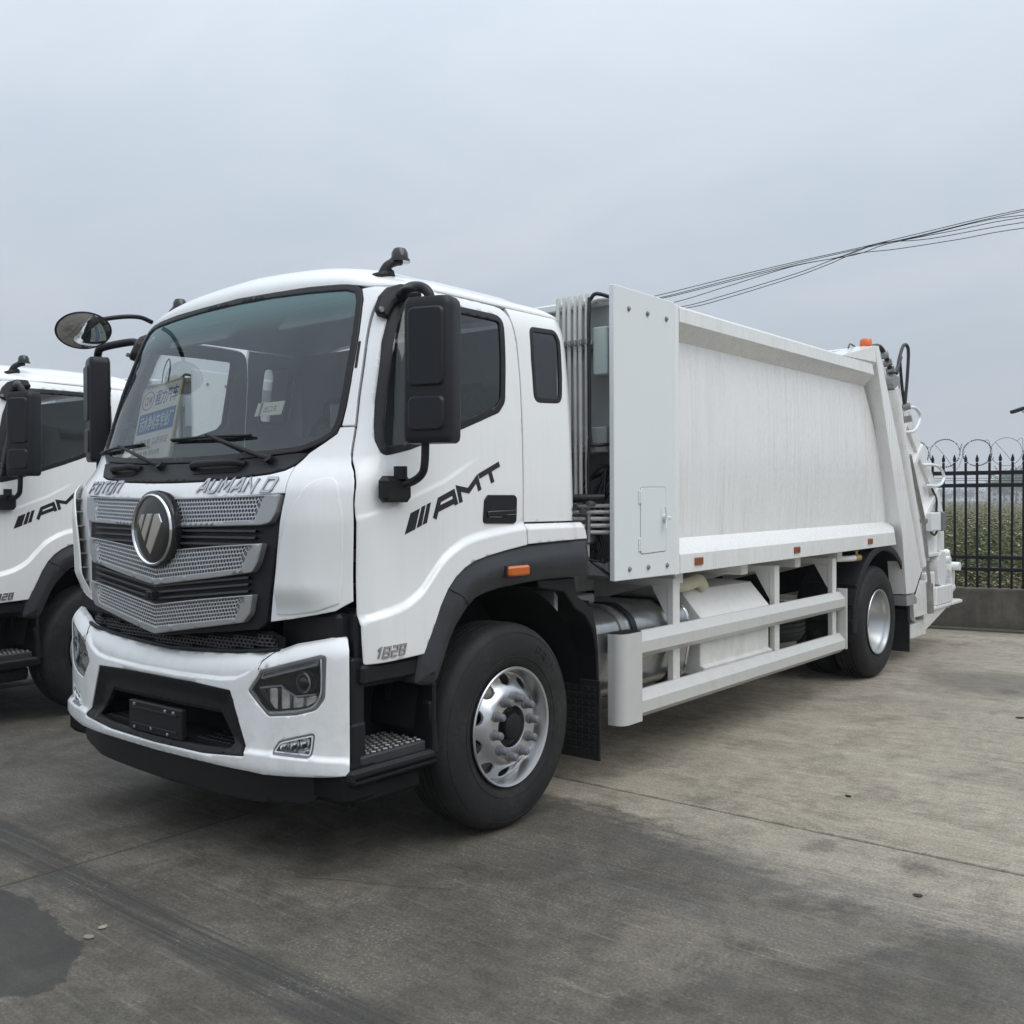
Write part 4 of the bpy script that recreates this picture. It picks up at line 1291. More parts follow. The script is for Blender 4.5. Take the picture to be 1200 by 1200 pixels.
# dark slats between the bars
def slat(z0f, n, x0, dz, zc):
    for k in range(n):
        mb = MB(); P0 = []
        for i in range(25):
            x = -x0+2*x0*i/24
            P0.append((x, z0f(x)-k*dz))
        loop = []
        for x, z in P0: loop.append((x, z))
        for x, z in reversed(P0): loop.append((x, z-.013))
        q = []
        nseg = len(P0)
        fr = [stripP(x, z, -.012) for x, z in P0]; fb_ = [stripP(x, z-.010, -.010) for x, z in P0]; bk = [stripP(x, z, -.033) for x, z in P0]; bb = [stripP(x, z-.012, -.033) for x, z in P0]
        vs = fr+fb_+bb+bk; fs = []
        for i in range(nseg-1):
            for L in range(4):
                L2 = (L+1) % 4
                fs.append((L*nseg+i, L*nseg+i+1, L2*nseg+i+1, L2*nseg+i))
        mb.add(vs, fs); mb.build('grille_slat', FENDER, grille, smooth=30)
slat(lambda x: 1.535+.006*abs(x), 3, .69, .030, 0)
slat(lambda x: 1.285+.10*abs(x)-.02, 3, .66, .030, 0)
cam_b = MB(); cam_b.box(stripP(0, 1.215, .012), (.05, .04, .045), bev=.006); cam_b.cyl(stripP(0, 1.217, .03), stripP(0, 1.217, .038), .015, 14)
cam_b.build('front_camera', BLACK, grille)

# badge: disc, ring, emblem
bc = stripP(0, 1.532, 0).y
bd = MB(); bd.lathe([(0.03, 0.0005), (.05, .184), (.015, .190), (-.006, .187), (-.014, .178), (-.018, .10), (-.020, .0005)], (0, bc-.012, 1.532), 'y', 64)
badge = bd.build('badge', BLACKG, grille, 40)
bd = MB(); bd.lathe([(-.010, .174), (-.018, .171), (-.021, .166), (-.018, .161), (-.010, .158)], (0, bc-.014, 1.532), 'y', 64); bd.build('badge_ring', CHROME, badge, 60)
E_ = [[(330, 495), (357, 493), (327, 590), (313, 540)], [(368, 493), (405, 493), (350, 655), (330, 602)], [(415, 497), (445, 492), (463, 540), (388, 725), (360, 680)]]
em = MB()
for q in E_:
    P = [((u-392)/112*.19*.80, -(v-583)/200*.19*.90) for u, v in q]
    if area2(P) < 0: P.reverse()
    em.prism(P, lambda u, v, d: Vector((u, bc-.026-d, 1.532+v)), 0, .008, 0, .003)
em.build('badge_emblem', CHROME, badge, 20)

# ---------------------------------------------------------------- bumper
BC = [(0, -1.272), (.35, -1.27), (.57, -1.262), (.70, -1.248), (.79, -1.228), (.9, -1.20), (1.0, -1.17), (1.08, -1.14), (1.14, -1.105), (1.175, -1.07), (1.19, -1.02), (1.195, -.90)]
bp = catmull([(-BC[1][0], BC[1][1], 0)]+[(x, y, 0) for x, y in BC], 10)[10:]
bl = [0]
for a, b in zip(bp, bp[1:]): bl.append(bl[-1]+(b-a).length)
def bcurve(s):
    s_ = abs(s)
    for i in range(len(bl)-1):
        if s_ <= bl[i+1] or i == len(bl)-2:
            t = (s_-bl[i])/(bl[i+1]-bl[i]); p = bp[i].lerp(bp[i+1], t); d = (bp[i+1]-bp[i]).normalized(); break
    sg = 1 if s >= 0 else -1
    return Vector((p.x*sg, p.y, 0)), Vector((d.y*sg*1, -d.x, 0))
TOPZ = [(0, .945), (.159, .948), (.516, .976), (.84, 1.013), (.922, 1.042), (1.10, 1.074), (1.25, 1.080)]
RIDGE = [(0, .850), (.157, .849), (.50, .860), (.60, .872), (.686, .905), (.751, .962), (.80, 1.02), (1.3, 1.3)]
def bump_o(s, z):
    a = abs(s); o = 0.0
    o += .026*sstep(.578, .552, z)*(1-.6*sstep(.505, .462, z))
    zt = lin(TOPZ, a); k = max(0, (z-(zt-.085))/.085)
    o -= .05*k*k
    if a < .80: o += .020*(sstep(lin(RIDGE, a)+.010, lin(RIDGE, a)-.006, z)-1)*sstep(.80, .74, a)
    return o
def bumpP(s, z, d=0.0):
    p, n = bcurve(s)
    if n.y > 0: n = -n
    q = p+n*(bump_o(s, z)+d); q.z = z
    if d == 0 or abs(d) < .03: q.z = z+0
    return q
HL = [(.684, .827, .012), (.740, .894, .03), (.756, .922, .02), (.92, .966), (1.07, 1.006), (1.100, 1.002, .015), (1.092, .82, .05), (1.050, .768, .06), (.95, .740, .05), (.80, .722, .035)]
FOG = [(.812, .562, .022), (.858, .622, .05), (.95, .648), (1.044, .672, .016), (1.036, .61), (1.024, .562, .025)]
INT = [(0, .826), (.30, .826), (.569, .817, .012), (.687, .540, .012), (.40, .514), (0, .506)]
INN = [(0, .708), (.30, .709), (.463, .711, .02), (.585, .562, .012), (.40, .545), (0, .536)]
hl_r = round_poly(HL, .01, 6); fog_r = round_poly(FOG, .01, 6); int_r = round_poly(sym(INT), 0); inn_r = round_poly(sym(INN), 0)
mirp = lambda P: [(-u, v) for u, v in P]
bo = [(0, .945), (.159, .948), (.516, .976), (.80, 1.008), (.84, 1.014), (.922, 1.042), (1.10, 1.074), (1.190, 1.080, .03), (1.200, 1.03, .02), (1.200, .58), (1.198, .50, .02), (1.10, .490), (.90, .474, .05), (.78, .468), (.70, .474, .05), (0, .466)]
bump_lines = [[(s_*.025, lin(RIDGE, abs(s_*.025))+dz) for s_ in range(-30, 31)] for dz in (.014, .003, -.009)]+[[(s_*.025, z) for s_ in range(-47, 48)] for z in (.503, .528, .550, .564, .580)]+[[(s_*.025, lin(TOPZ, abs(s_*.025))-dz) for s_ in range(-46, 47)] for dz in (.018, .04, .07)]
bumper = panel('bumper', round_poly(sym(bo), 0), [hl_r, mirp(hl_r), fog_r, mirp(fog_r), int_r], bumpP, .03, .022, [WHITE, DARK], truck, edge=.005, lines=bump_lines)
# seam between bumper centre and corner pieces
for sg in (1, -1):
    sm = MB(); P = [(.832, 1.016), (.79, .985), (.762, .962), (.748, .925)]
    sm.tube([bumpP(sg*s, z, .0005) for s, z in P], .0022, 5); sm.build('bumper_seam', DARK, bumper)
# intake frame, recess and plate carrier
def frameP(s, z, d=0.0):
    k = 1-min(1, edge_dist((s, z), [int_r])/.07) if True else 0
    return bumpP(s, z, d-.028*(1-max(0, k)))
intake = panel('bumper_intake', inset_poly(int_r, .003), [inn_r], frameP, .035, .02, BLACK, truck, edge=.005, off=-.002)
rb = MB()
for i in range(12):
    s0 = -.60+.1*i
pan = [(s, .54) for s in [k*.1 for k in range(-6, 7)]]
def shelf(z, d0, d1, th):
    vs = []
    for s, _ in pan:
        for d in (d0, d1):
            p = bumpP(s, .6, d); vs.append(Vector((p.x, p.y, z))); vs.append(Vector((p.x, p.y, z-th)))
    fs = []
    for i in range(len(pan)-1):
        a = i*4; b = a+4
        fs += [(a, a+2, b+2, b), (a+1, b+1, b+3, a+3), (a, b, b+1, a+1), (a+2, a+3, b+3, b+2)]
    return vs, fs
rb.add(*shelf(.552, -.03, -.26, .03)); rb.add(*shelf(.73, -.03, -.26, .03))
rb.add([bumpP(s, z, -.25) for s in [k*.1 for k in range(-7, 8)] for z in (.50, .76)], [(2*i, 2*i+1, 2*i+3, 2*i+2) for i in range(14)])
rb.build('intake_recess', DARK, intake)
tr = MB()
for s0, s1 in ((-.56, -.25), (.25, .56)):
    for i in range(9):
        for j in range(4):
            s = s0+(s1-s0)*(i+.5+.4*(j % 2))/9.5; p = bumpP(s, .6, -.055-.045*j)
            tr.box((p.x, p.y, .556), (.022, .020, .008), rot=Matrix.Rotation(.6, 3, 'Z'), bev=.003)
tag(tr.build('tread_studs', BLACK, intake), kind='stuff')
pl = MB(); y_pl = bumpP(0, .62, 0).y
pl.box((0.0, y_pl-.004, .615), (.46, .03, .145), bev=.006)
pl.box((0, y_pl-.022, .655), (.40, .008, .012), bev=.002); pl.box((0, y_pl-.022, .575), (.40, .008, .012), bev=.002)
plate = pl.build('plate_carrier', BLACK, truck)
for x, z in ((-.17, .672), (.10, .668), (.17, .668), (-.17, .560), (-.02, .570), (.12, .560)):
    pb = MB(); pb.box((x, y_pl-.022, z), (.014, .012, .014), bev=.003); pb.build('carrier_bolt', STEELD, plate)
# lower black valance
VL = [(0, .472), (.70, .480), (.78, .475), (.90, .480), (1.06, .495, .01), (1.06, .40, .03), (1.0, .345, .03), (.70, .318), (0, .300)]
panel('lower_valance', round_poly(sym(VL), 0), [], lambda s, z, d=0: bumpP(s*.985, .62, d-.055-.05*max(0, .40-z))*1+Vector((0, 0, z-.62)), .05, .02, BLACK, truck, edge=.006)
# perforated black deck between grille and bumper
DK = [(0, .935), (.52, .965), (.83, 1.0), (.835, 1.06), (.75, 1.085), (.0, 1.02)]
def deckP(s, z, d=0.0):
    p = bumpP(s, .9, d-.055-.10*max(0, z-.95)); p.z = z; return p
deck = panel('lower_grille', sym(DK), [], deckP, .05, .01, DARK, truck, edge=.003, off=-.014)
DK2 = [(0, .968), (.52, .995), (.80, 1.028), (.80, 1.050), (.75, 1.066), (0, 1.004)]
perforated('lower_grille_mesh', sym(DK2), .030, .017, deckP, 0.0, .012, FENDER, deck, .36, .33)
lp = MB(); lp.tube([deckP(-.83+.0415*i*1.0, lin([(0, .955), (.52, .982), (.83, 1.012)], abs(-.83+.0415*i)), .012) for i in range(41)], .010, 8); lp.build('deck_lip', BLACK, deck)
# dark infill at the corner below the cab panels
for sg in (1, -1):
    c_ = MB(); c_.box((sg*.90, -1.03, 1.06), (.40, .10, .24), bev=.02); c_.box((sg*1.130, -1.022, .82), (.060, .075, .34), bev=.012); c_.box((sg*1.118, -1.000, 1.07), (.060, .06, .22), bev=.012)
    c_.box((sg*1.07, -.985, 1.10), (.14, .06, .19), bev=.012)
    c_.box((sg*1.135, -1.028, .60), (.07, .08, .22), bev=.01)
    c_.build('corner_infill', BLACK, truck)

# headlights
def hlP(k): return lambda s, z, d=0.0: (lambda p: p)(bumpP(k*s, z, d))
for sg in (1, -1):
    fnh = hlP(sg)
    rim_ = inset_poly(hl_r, -.001)
    hl = panel('headlight', rim_, [inset_poly(hl_r, .014)], fnh, .03, .05, HEADL, truck, edge=.003, off=-.004)
    back = inset_poly(hl_r, .004)
    panel('lamp_bowl', back, [], fnh, .05, .01, HEADL, hl, edge=0, off=-.052)
    sheet('lamp_cover', inset_poly(hl_r, .010), fnh, .05, LENS, hl, -.007)
    # upper light strip, side strip and lower trim line
    st = MB()
    up = [(.757, .886), (.765, .908), (1.070, .992), (1.052, .964)]
    loop_ = [up[0], up[1], up[2], up[3], up[0]]
    st.tube([fnh(s, z, -.016) for s, z in loop_], .0050, 6)
    st.tube([fnh(s, z, -.014) for s, z in [(1.072, .990), (1.074, .90), (1.068, .835), (1.036, .786), (.985, .764), (.90, .750), (.812, .738), (.775, .752), (.700, .828)]], .0075, 6, smooth=3)
    st.build('lamp_trim', LAMPTRIM, hl)
    dl = MB(); dl.prism(round_poly([(.768, .890), (.772, .903), (1.058, .982), (1.046, .966)], .002), lambda u, v, d: fnh(u, v, d), -.030, -.020); dl.build('day_light', STEELD, hl)
    # dark inner bezel
    bz = MB(); bz.prism(round_poly([(.755, .876), (1.045, .955), (1.055, .84), (.935, .815), (.885, .838), (.86, .860), (.745, .846)], .01), lambda u, v, d: fnh(u, v, d), -.050, -.034); bz.build('lamp_bezel', BLACKG, hl)
    pj = MB(); c0 = fnh(.985, .882, -.045); c1 = fnh(.985, .882, -.014); ax_ = (c1-c0).normalized()
    ax_ = (ax_+Vector((0, -.6, 0))).normalized()
    pj.cyl(c0, c0+ax_*.032, .052, 28, 0, .044); pj.tube([c0+ax_*.033+Vector((math.cos(a)*.043, 0, math.sin(a)*.043)) for a in [2*PI*k/28 for k in range(28)]], .004, 6, closed=True)
    pj.build('projector', HEADL, hl)
    pg = MB()
    for a_, r_ in ((0, .036), (1, .030), (2, .018), (3, .004)): pass
    pg.tube([c0+ax_*.026, c0+ax_*.034, c0+ax_*.040, c0+ax_*.042], lambda t: (.036, .031, .019, .004)[min(3, int(t*3+.01))], 24); pg.build('projector_lens', BLACKG, hl)
    RB = [(.748, .836, .01), (.80, .842), (.855, .850, .02), (.885, .830, .02), (.935, .808, .02), (1.035, .825, .01), (1.030, .800, .02), (.985, .774, .02), (.90, .760), (.812, .748, .02)]
    def bowl_fn(s, z, d=0.0): return fnh(s, z, -.046+.012*abs(math.sin(s*46))+.05*max(0, .80-z)+d)
    panel('lamp_reflector', round_poly(RB, .01), [], bowl_fn, .012, .004, REFL, hl, edge=.002)
    rf_ = MB(); rf_.tube([fnh(s, z, -.022) for s, z in [(.742, .842), (.79, .850), (.858, .860), (.882, .842), (.935, .818), (1.04, .834)]], .0045, 6)
    rf_.build('lamp_trim', LAMPTRIM, hl)
    fg = panel('fog_light', inset_poly(fog_r, -.001), [inset_poly(fog_r, .010)], fnh, .03, .04, HEADL, truck, edge=.003, off=-.003)
    panel('lamp_bowl', inset_poly(fog_r, .004), [], fnh, .03, .006, REFL, fg, edge=0, off=-.034)
    fr_ = MB()
    for s in (.880, .932, .984):
        p0 = fnh(s, .604+.20*(s-.875), -.012)
        fr_.lathe([(0.016, .002), (.012, .012), (.004, .020), (-.004, .026), (-.006, .030), (.004, .031)], p0, 'y', 20)
    fr_.tube([fnh(s, z, -.012) for s, z in [(.840, .568), (.93, .570), (1.010, .580), (1.022, .63), (1.018, .655)]], .006, 6, smooth=4)
    fr_.build('lamp_optic', REFL, fg)
    sheet('lamp_cover', inset_poly(fog_r, .006), fnh, .04, LENS, fg, -.006)
    fr2 = MB(); fr2.tube([fnh(u, v, -.004) for u, v in inset_poly(fog_r, .011)], .0035, 6, closed=True); fr2.build('lamp_trim', LAMPTRIM, fg)
# ---------------------------------------------------------------- door furniture and decals on both sides
def door_of(sg):
    ds = [o for o in truck.children if o.name.split('.')[0] == 'door']
    return ds[0] if sg > 0 else ds[1]
HANDLE = [(-.211, 1.692), (-.004, 1.692), (.016, 1.679), (.010, 1.558), (-.013, 1.547), (-.232, 1.552), (-.248, 1.563), (-.237, 1.667)]
BARS = [[(-.751, 1.609), (-.692, 1.63), (-.723, 1.536), (-.789, 1.514)], [(-.68, 1.637), (-.655, 1.645), (-.681, 1.552), (-.714, 1.541)], [(-.645, 1.649), (-.619, 1.657), (-.646, 1.564), (-.675, 1.555)]]
AMT = [[(-.595, 1.582), (-.562, 1.668), (-.466, 1.704), (-.445, 1.645)], [(-.581, 1.622), (-.458, 1.664)], [(-.412, 1.656), (-.431, 1.722), (-.355, 1.712), (-.290, 1.770), (-.268, 1.714)], [(-.274, 1.782), (-.114, 1.846)], [(-.190, 1.808), (-.169, 1.753)]]
for sg, wr in both:
    fn = wr(sideP); dr = door_of(sg)
    hb = MB(); hr = round_poly(HANDLE, .02); hb.prism(hr, fn, -.004, .008, 0, .003)
    hb.prism(round_poly([(-.19, 1.668), (-.06, 1.668), (-.06, 1.618), (-.20, 1.618)], .01), fn, .006, .0085)
    handle = hb.build('handle', BLACK, dr)
    hb = MB(); hb.prism(round_poly([(-.222, 1.612), (.000, 1.618), (.000, 1.594), (-.075, 1.590), (-.12, 1.580), (-.222, 1.582)], .008), fn, .006, .017, 0, .004); hb.build('handle_pull', BLACKG, dr)
    dc = MB()
    for q in BARS:
        q = list(q)
        if area2(q) < 0: q.reverse()
        dc.prism(q, fn, -.001, .0016)
    for i, q in enumerate(stroke_polys(AMT, .026)):
        if area2(q) < 0: q.reverse()
        dc.prism(q, fn, -.001, .0016+.00012*i)
    dc.build('door_lettering', DECAL, dr, 20)
    # emboss strip above and model number
    lt, wd_ = letters('1828', .042, .018, .0085, .28)
    s2 = .165/wd_
    if sg > 0: fl = lambda u, v, d: sideP(-.968+u*s2, .984+v+.155*u*s2*.25, d)
    else: fl = lambda u, v, d: mirror(sideP)(-.80-u*s2, .988+v, d)
    place_letters('model_number', lt, fl, -.004, .006, LETTER, dr, 0, LETSIDE)
# sticker on the rear quarter: tiny black print on white
stk = MB(); fnl = sideP
for i in range(4):
    for j in range(7):
        if (i*7+j*3) % 5 in (0, 2, 3): stk.prism([(.515+.010*i, 1.570+.008*j), (.523+.010*i, 1.570+.008*j), (.523+.010*i, 1.576+.008*j), (.515+.010*i, 1.576+.008*j)], fnl, -.001, .0012)
stk.prism([(.512, 1.560), (.556, 1.560), (.556, 1.566), (.512, 1.566)], fnl, -.001, .0013)
tag(stk.build('data_sticker', DECAL, truck, 0), kind='stuff')

# ---------------------------------------------------------------- fenders, front wheel housings, steps
FEN = [(-.682, .975), (-.607, 1.105), (-.570, 1.187), (-.520, 1.262), (-.468, 1.313), (-.402, 1.355), (-.322, 1.384), (-.218, 1.404), (-.08, 1.424), (.091, 1.440), (.40, 1.452), (.640, 1.444), (.655, 1.36), (.662, 1.245), (.238, 1.248), (.06, 1.240), (-.115, 1.228), (-.225, 1.212), (-.309, 1.190), (-.360, 1.158), (-.402, 1.118), (-.450, 1.070), (-.493, 1.005), (-.530, .93), (-.564, .860), (-.590, .815, .02), (-.66, .822), (-.715, .838, .015), (-.700, .93, .01)]
def fenP(y, z, d=0.0):
    dd_ = edge_dist((y, z), [FEN2])
    k = min(1, dd_/.09)
    x = 1.196+.036*math.sqrt(k)+.012*sstep(.052, .062, dd_)
    return Vector((x+d, y, z))
FEN2 = [p[:2] for p in FEN]
for sg, wr in both:
    fn = wr(fenP)
    fen = panel('front_fender', round_poly(FEN, 0), [], fn, .03, .10, FENDER, truck, edge=.006, lines=[L+L[:1] for L in (subdiv(inset_poly(round_poly(FEN, 0), e_), .02) for e_ in (.020, .050, .064))])
    sl = MB(); sl.tube([fn(-.522+.17*k/6, 1.262-.105*k/6, .0006) for k in range(7)], .0022, 5); sl.build('fender_seam', DARK, fen)
    mk = MB(); mk.box((sg*1.256, -.040, 1.312), (.030, .165, .052), bev=.010); mk.box((sg*1.268, -.085, 1.312), (.012, .06, .044), bev=.006)
    mo = mk.build('marker_lamp', AMBER, truck)
    mb = MB(); mb.box((sg*1.244, -.040, 1.310), (.014, .185, .062), bev=.004); mb.build('lamp_base', BLACK, mo)
    # inner arch
    ar = MB(); prof = []
    a_in = [(math.cos(a), math.sin(a)) for a in [PI*.02+PI*.97*k/20 for k in range(21)]]
    vs = []
    for cx_, cz_ in a_in:
        for x in (1.16, .62): vs.append((sg*x, -.03+.66*cx_, .60+.63*cz_))
    ar.add(vs, [(2*i, 2*i+1, 2*i+3, 2*i+2) for i in range(20)])
    vs = [(sg*.62, -.03+.66*cx_, .60+.63*cz_) for cx_, cz_ in a_in]+[(sg*.62, -.03, .5)]
    ar.add(vs, [(i, i+1, 21) for i in range(20)])
    ar.build('wheel_arch_liner', DARK, truck)
    # rear mudguard and flap
    mg = MB()
    mgp = [(.26, 1.245), (.60, 1.235), (.622, 1.13), (.70, 1.09), (.775, 1.034), (.815, .93), (.835, .807), (.842, .60), (.820, .60), (.810, .79), (.775, .92), (.70, 1.01), (.60, 1.06), (.50, 1.16), (.27, 1.20)]
    mg.prism(mgp, lambda u, v, d: Vector((sg*d, u, v)), .72, 1.15, 0, .008)
    mg.build('mudguard', BLACK, truck, 40)
    fp = MB(); fp.box((sg*.96, .800, .40), (.44, .014, .46), bev=.003)
    for i in range(9):
        for j in range(10): fp.box((sg*(.78+.045*i), .791, .22+.04*j), (.030, .005, .026), bev=.002)
    fp.build('mud_flap', TYRE, truck)
    # step well
    sw = MB()
    sw.box((sg*.86, -.84, .70), (.02, .50, .52)); sw.box((sg*1.03, -.60, .66), (.36, .025, .34), bev=.008); sw.box((sg*.97, -1.05, .70), (.30, .03, .50), bev=.006)
    sw.box((sg*1.03, -.84, .478), (.36, .52, .05), bev=.012)
    sw.box((sg*1.185, -.845, .492), (.05, .53, .06), bev=.014)
    sw.box((sg*1.175, -.592, .62), (.05, .04, .25), rot=Matrix.Rotation(.13, 3, 'X'), bev=.01)
    sw.box((sg*1.10, -.86, .915), (.18, .34, .085), bev=.012); sw.box((sg*1.0, -.86, .86), (.24, .40, .03), bev=.006)
    sw.box((sg*.97, -.66, .80), (.03, .03, .14))
    well = sw.build('step_well', BLACK, truck)
    tr = MB(); tr.box((sg*1.045, -.83, .540), (.27, .40, .05), bev=.008)
    trd = tr.build('step_tread', FENDER, well)
    sd_ = MB()
    for i in range(11):
        for j in range(7): sd_.box((sg*(.925+.038*j), -1.005+.035*i+(.017 if j % 2 else 0), .567), (.014, .022, .008), rot=Matrix.Rotation(.7*(1 if (i+j) % 2 else -1), 3, 'Z'), bev=.002)
    tag(sd_.build('tread_studs', STEELD, well), kind='stuff')
    # under-sill and lower black bodywork behind the bumper
    us = MB(); us.box((sg*1.02, -.86, .40), (.30, .42, .10), bev=.02); us.box((sg*.95, -1.02, .46), (.46, .20, .20), bev=.03); us.build('lower_skirt', DARK, truck)

# ---------------------------------------------------------------- mirrors
for sg in (1, -1):
    R20 = Matrix.Rotation(math.radians(20)*sg, 3, 'Z')
    c0 = Vector((sg*(1.402 if sg > 0 else 1.372), -.815, 2.222))
    def lp_(x, y, z): return c0+R20 @ Vector((sg*x, y, z))
    mm = MB()
    outl = round_poly([(-.108, -.062, .03), (.108, -.062, .05), (.120, .055, .02), (-.115, .055, .02)], .03, 5)
    lv = [(-.312, .86), (-.300, .97), (-.28, 1.0), (.27, 1.0), (.296, .965), (.311, .87)]
    vs = []; no = len(outl)
    for z, k in lv: vs += [lp_(u*k+.004*math.sin(z*9), v*k, z) for u, v in outl]
    fs = []
    for i in range(len(lv)-1):
        for k in range(no): fs.append((i*no+k, i*no+(k+1) % no, (i+1)*no+(k+1) % no, (i+1)*no+k))
    fs += [tuple(range(no)), tuple((len(lv)-1)*no+k for k in range(no))]
    mm.add(vs, fs)
    mir = mm.build('mirror', MIRBLK, truck, 40)
    rl = MB()
    for z0, z1 in ((-.072, .268), (-.262, -.112)):
        rl.prism(round_poly([(-.085, z0), (.086, z0), (.086, z1), (-.085, z1)], .035, 5), lambda u, v, d: lp_(u, -.060-d, v), -.006, .012, 0, .010)
    rl.build('mirror_cover', MIRBLK, mir, 40)
    gl = MB(); gl.box(lp_(0, .056, .09), (.19, .006, .40), rot=R20); gl.build('mirror_glass', MIRG, mir); gl = MB(); gl.box(lp_(0, .056, -.19), (.19, .006, .13), rot=R20); gl.build('mirror_glass', MIRG, mir)
    am = MB()
    am.tube([lp_(.0, .0, .30), lp_(-.02, .0, .345), lp_(-.075, .02, .372), (sg*1.16, -.715, 2.625), (sg*1.10, -.70, 2.605)], .023, 10, smooth=5)
    am.build('mirror_arm', MIRBLK, mir, 50); am = MB()
    am.tube([lp_(-.03, .0, -.30), lp_(-.035, .0, -.40), lp_(-.055, .01, -.445), (sg*1.29, -.83, 1.745), (sg*1.235, -.86, 1.735)], .018, 10, smooth=5)
    am.build('mirror_arm', MIRBLK, mir, 50)
    bs_ = MB()
    wr = both[0 if sg > 0 else 1][1]
    bs_.prism(round_poly([(-.772, 2.508, .01), (-.767, 2.532), (-.742, 2.587, .03), (-.709, 2.628, .02), (-.66, 2.648, .01), (-.60, 2.648, .01), (-.59, 2.60, .01), (-.674, 2.585), (-.711, 2.555), (-.735, 2.515), (-.748, 2.490, .01)], .01), wr(sideP), .002, .040, 0, .010); bs_.build('mirror_bracket', BLACK, mir); bs_ = MB()
    bs_.box((sg*1.232, -.872, 1.715), (.065, .175, .115), bev=.022); bs_.cyl((sg*1.25, -.855, 1.76), (sg*1.25, -.855, 1.815), .030, 14)
    bs_.build('mirror_bracket', BLACK, mir)
    bt = MB()
    for y, z in ((-.752, 2.515),): bt.lathe([(0, .001), (0, .012), (-.008, .013)], wr(sideP)(y, z, .048), 'x', 10)
    bt.build('bracket_bolt', STEELD, mir)
# round kerb mirror on the far corner
cm_n = Vector((.66, -.20, -.60)).normalized(); cm_c = Vector((-.872, -1.168, 2.606))
mb = MB(); Rm = cm_n.to_track_quat('Z', 'Y').to_matrix()
bowl = [(-.055, .02), (-.05, .07), (-.03, .115), (.0, .142), (.008, .146), (.012, .142), (.010, .134)]
seg = 40; vs = []
for k in range(seg):
    a = 2*PI*k/seg
    for z, r in bowl: vs.append(cm_c+Rm @ Vector((r*math.cos(a), r*.82*math.sin(a), z)))
n7 = len(bowl); fs = [(k*n7+i, ((k+1) % seg)*n7+i, ((k+1) % seg)*n7+i+1, k*n7+i+1) for k in range(seg) for i in range(n7-1)]+[tuple(k*n7 for k in range(seg))]
mb.add(vs, fs); kerb = mb.build('kerb_mirror', MIRBLK, truck, 50)
mb = MB(); vs = []; pr = [(.010, .136), (.022, .11), (.032, .07), (.037, .03), (.038, .002)]
for k in range(seg):
    a = 2*PI*k/seg
    for z, r in pr: vs.append(cm_c+Rm @ Vector((r*math.cos(a), r*.82*math.sin(a), z)))
n5_ = len(pr); mb.add(vs, [(k*n5_+i, ((k+1) % seg)*n5_+i, ((k+1) % seg)*n5_+i+1, k*n5_+i+1) for k in range(seg) for i in range(n5_-1)])
mb.build('mirror_glass', MIRG, kerb, 80)
mb = MB(); mb.tube([cm_c-cm_n*.045, cm_c-cm_n*.06+Vector((.08, .06, .02)), (-.80, -.98, 2.695), (-.79, -.88, 2.705), (-.80, -.80, 2.69)], .013, 8, smooth=5); mb.build('mirror_arm', MIRBLK, kerb)
# marker lamps on the roof corners
for sg in (1, -1):
    mk = MB(); zr = roof_pt(.90/1.092, .13).z
    mk.box((sg*.90, -.615, 2.735), (.07, .11, .05), rot=Matrix.Rotation(.35, 3, 'X'), bev=.012)
    mk.tube([(sg*.90, -.63, 2.73), (sg*.91, -.60, 2.785), (sg*.925, -.555, 2.812), (sg*.93, -.53, 2.818)], .022, 10, smooth=3)
    rl_ = mk.build('roof_marker_lamp', BLACK, truck, 40)
    mk = MB(); mk.lathe([(0, .001), (0, .050), (.014, .049), (.016, .042), (.045, .040), (.064, .029), (.074, .001)], (sg*.93, -.535, 2.812), 'z', 24); mk.build('lamp_dome', BLACKG, rl_, 40)

# ---------------------------------------------------------------- cab interior
mb = MB()
mb.box((0, .515, 1.85), (2.16, .03, 1.62)); mb.box((0, -.2, 1.42), (2.24, 1.5, .05)); mb.box((0, -.10, 1.50), (.75, 1.2, .36), bev=.06)
interior = mb.build('cab_interior', TRIM, truck)
mb = MB(); mb.box((0, -.2, 1.345), (2.20, 1.46, .09)); mb.build('cab_floor', DARK, truck)
mb = MB()
prof = [(-1.02, 1.70), (-1.02, 1.850), (-.95, 1.868), (-.80, 1.880), (-.66, 1.87), (-.60, 1.82), (-.58, 1.60), (-.66, 1.35), (-.98, 1.25)]
hw = [(1.10, 0)]
mb.prism(prof, lambda u, v, d: Vector((d*(1 if u > -.75 else (.90 if u > -.9 else .80)), u, v)), -1.07, 1.07, 0)
mb.box((.52, -.70, 1.93), (.46, .22, .10), bev=.04)
mb.build('dashboard', DASHM, interior)
mb = MB(); Rw_ = Matrix.Rotation(math.radians(-55), 3, 'X')
cw = Vector((.52, -.50, 1.90))
mb.tube([cw+Rw_ @ Vector((.225*math.cos(a), .225*math.sin(a), 0)) for a in [2*PI*k/36 for k in range(36)]], .017, 8, closed=True)
for a in (0.1, PI-.1, -PI/2): mb.tube([cw-Rw_ @ Vector((0, 0, .03)), cw+Rw_ @ Vector((.22*math.cos(a), .22*math.sin(a), 0))], .014, 6)
mb.cyl(cw-Rw_ @ Vector((0, 0, .06)), cw, .06, 16); mb.tube([cw, cw-Rw_ @ Vector((0, 0, .45))], .035, 8)
mb.build('steering_wheel', BLACK, interior)
for sx, nm in ((.55, 'driver'), (-.55, 'mate')):
    mb = MB()
    mb.box((sx, .02, 1.50), (.50, .50, .16), bev=.06); mb.box((sx, .30, 1.84), (.48, .15, .62), rot=Matrix.Rotation(math.radians(-10), 3, 'X'), bev=.06)
    mb.box((sx, .37, 2.24), (.28, .10, .20), rot=Matrix.Rotation(math.radians(-8), 3, 'X'), bev=.045); mb.box((sx, .02, 1.28), (.40, .42, .30), bev=.03)
    mb.build('seat', SEATM, interior, 40)
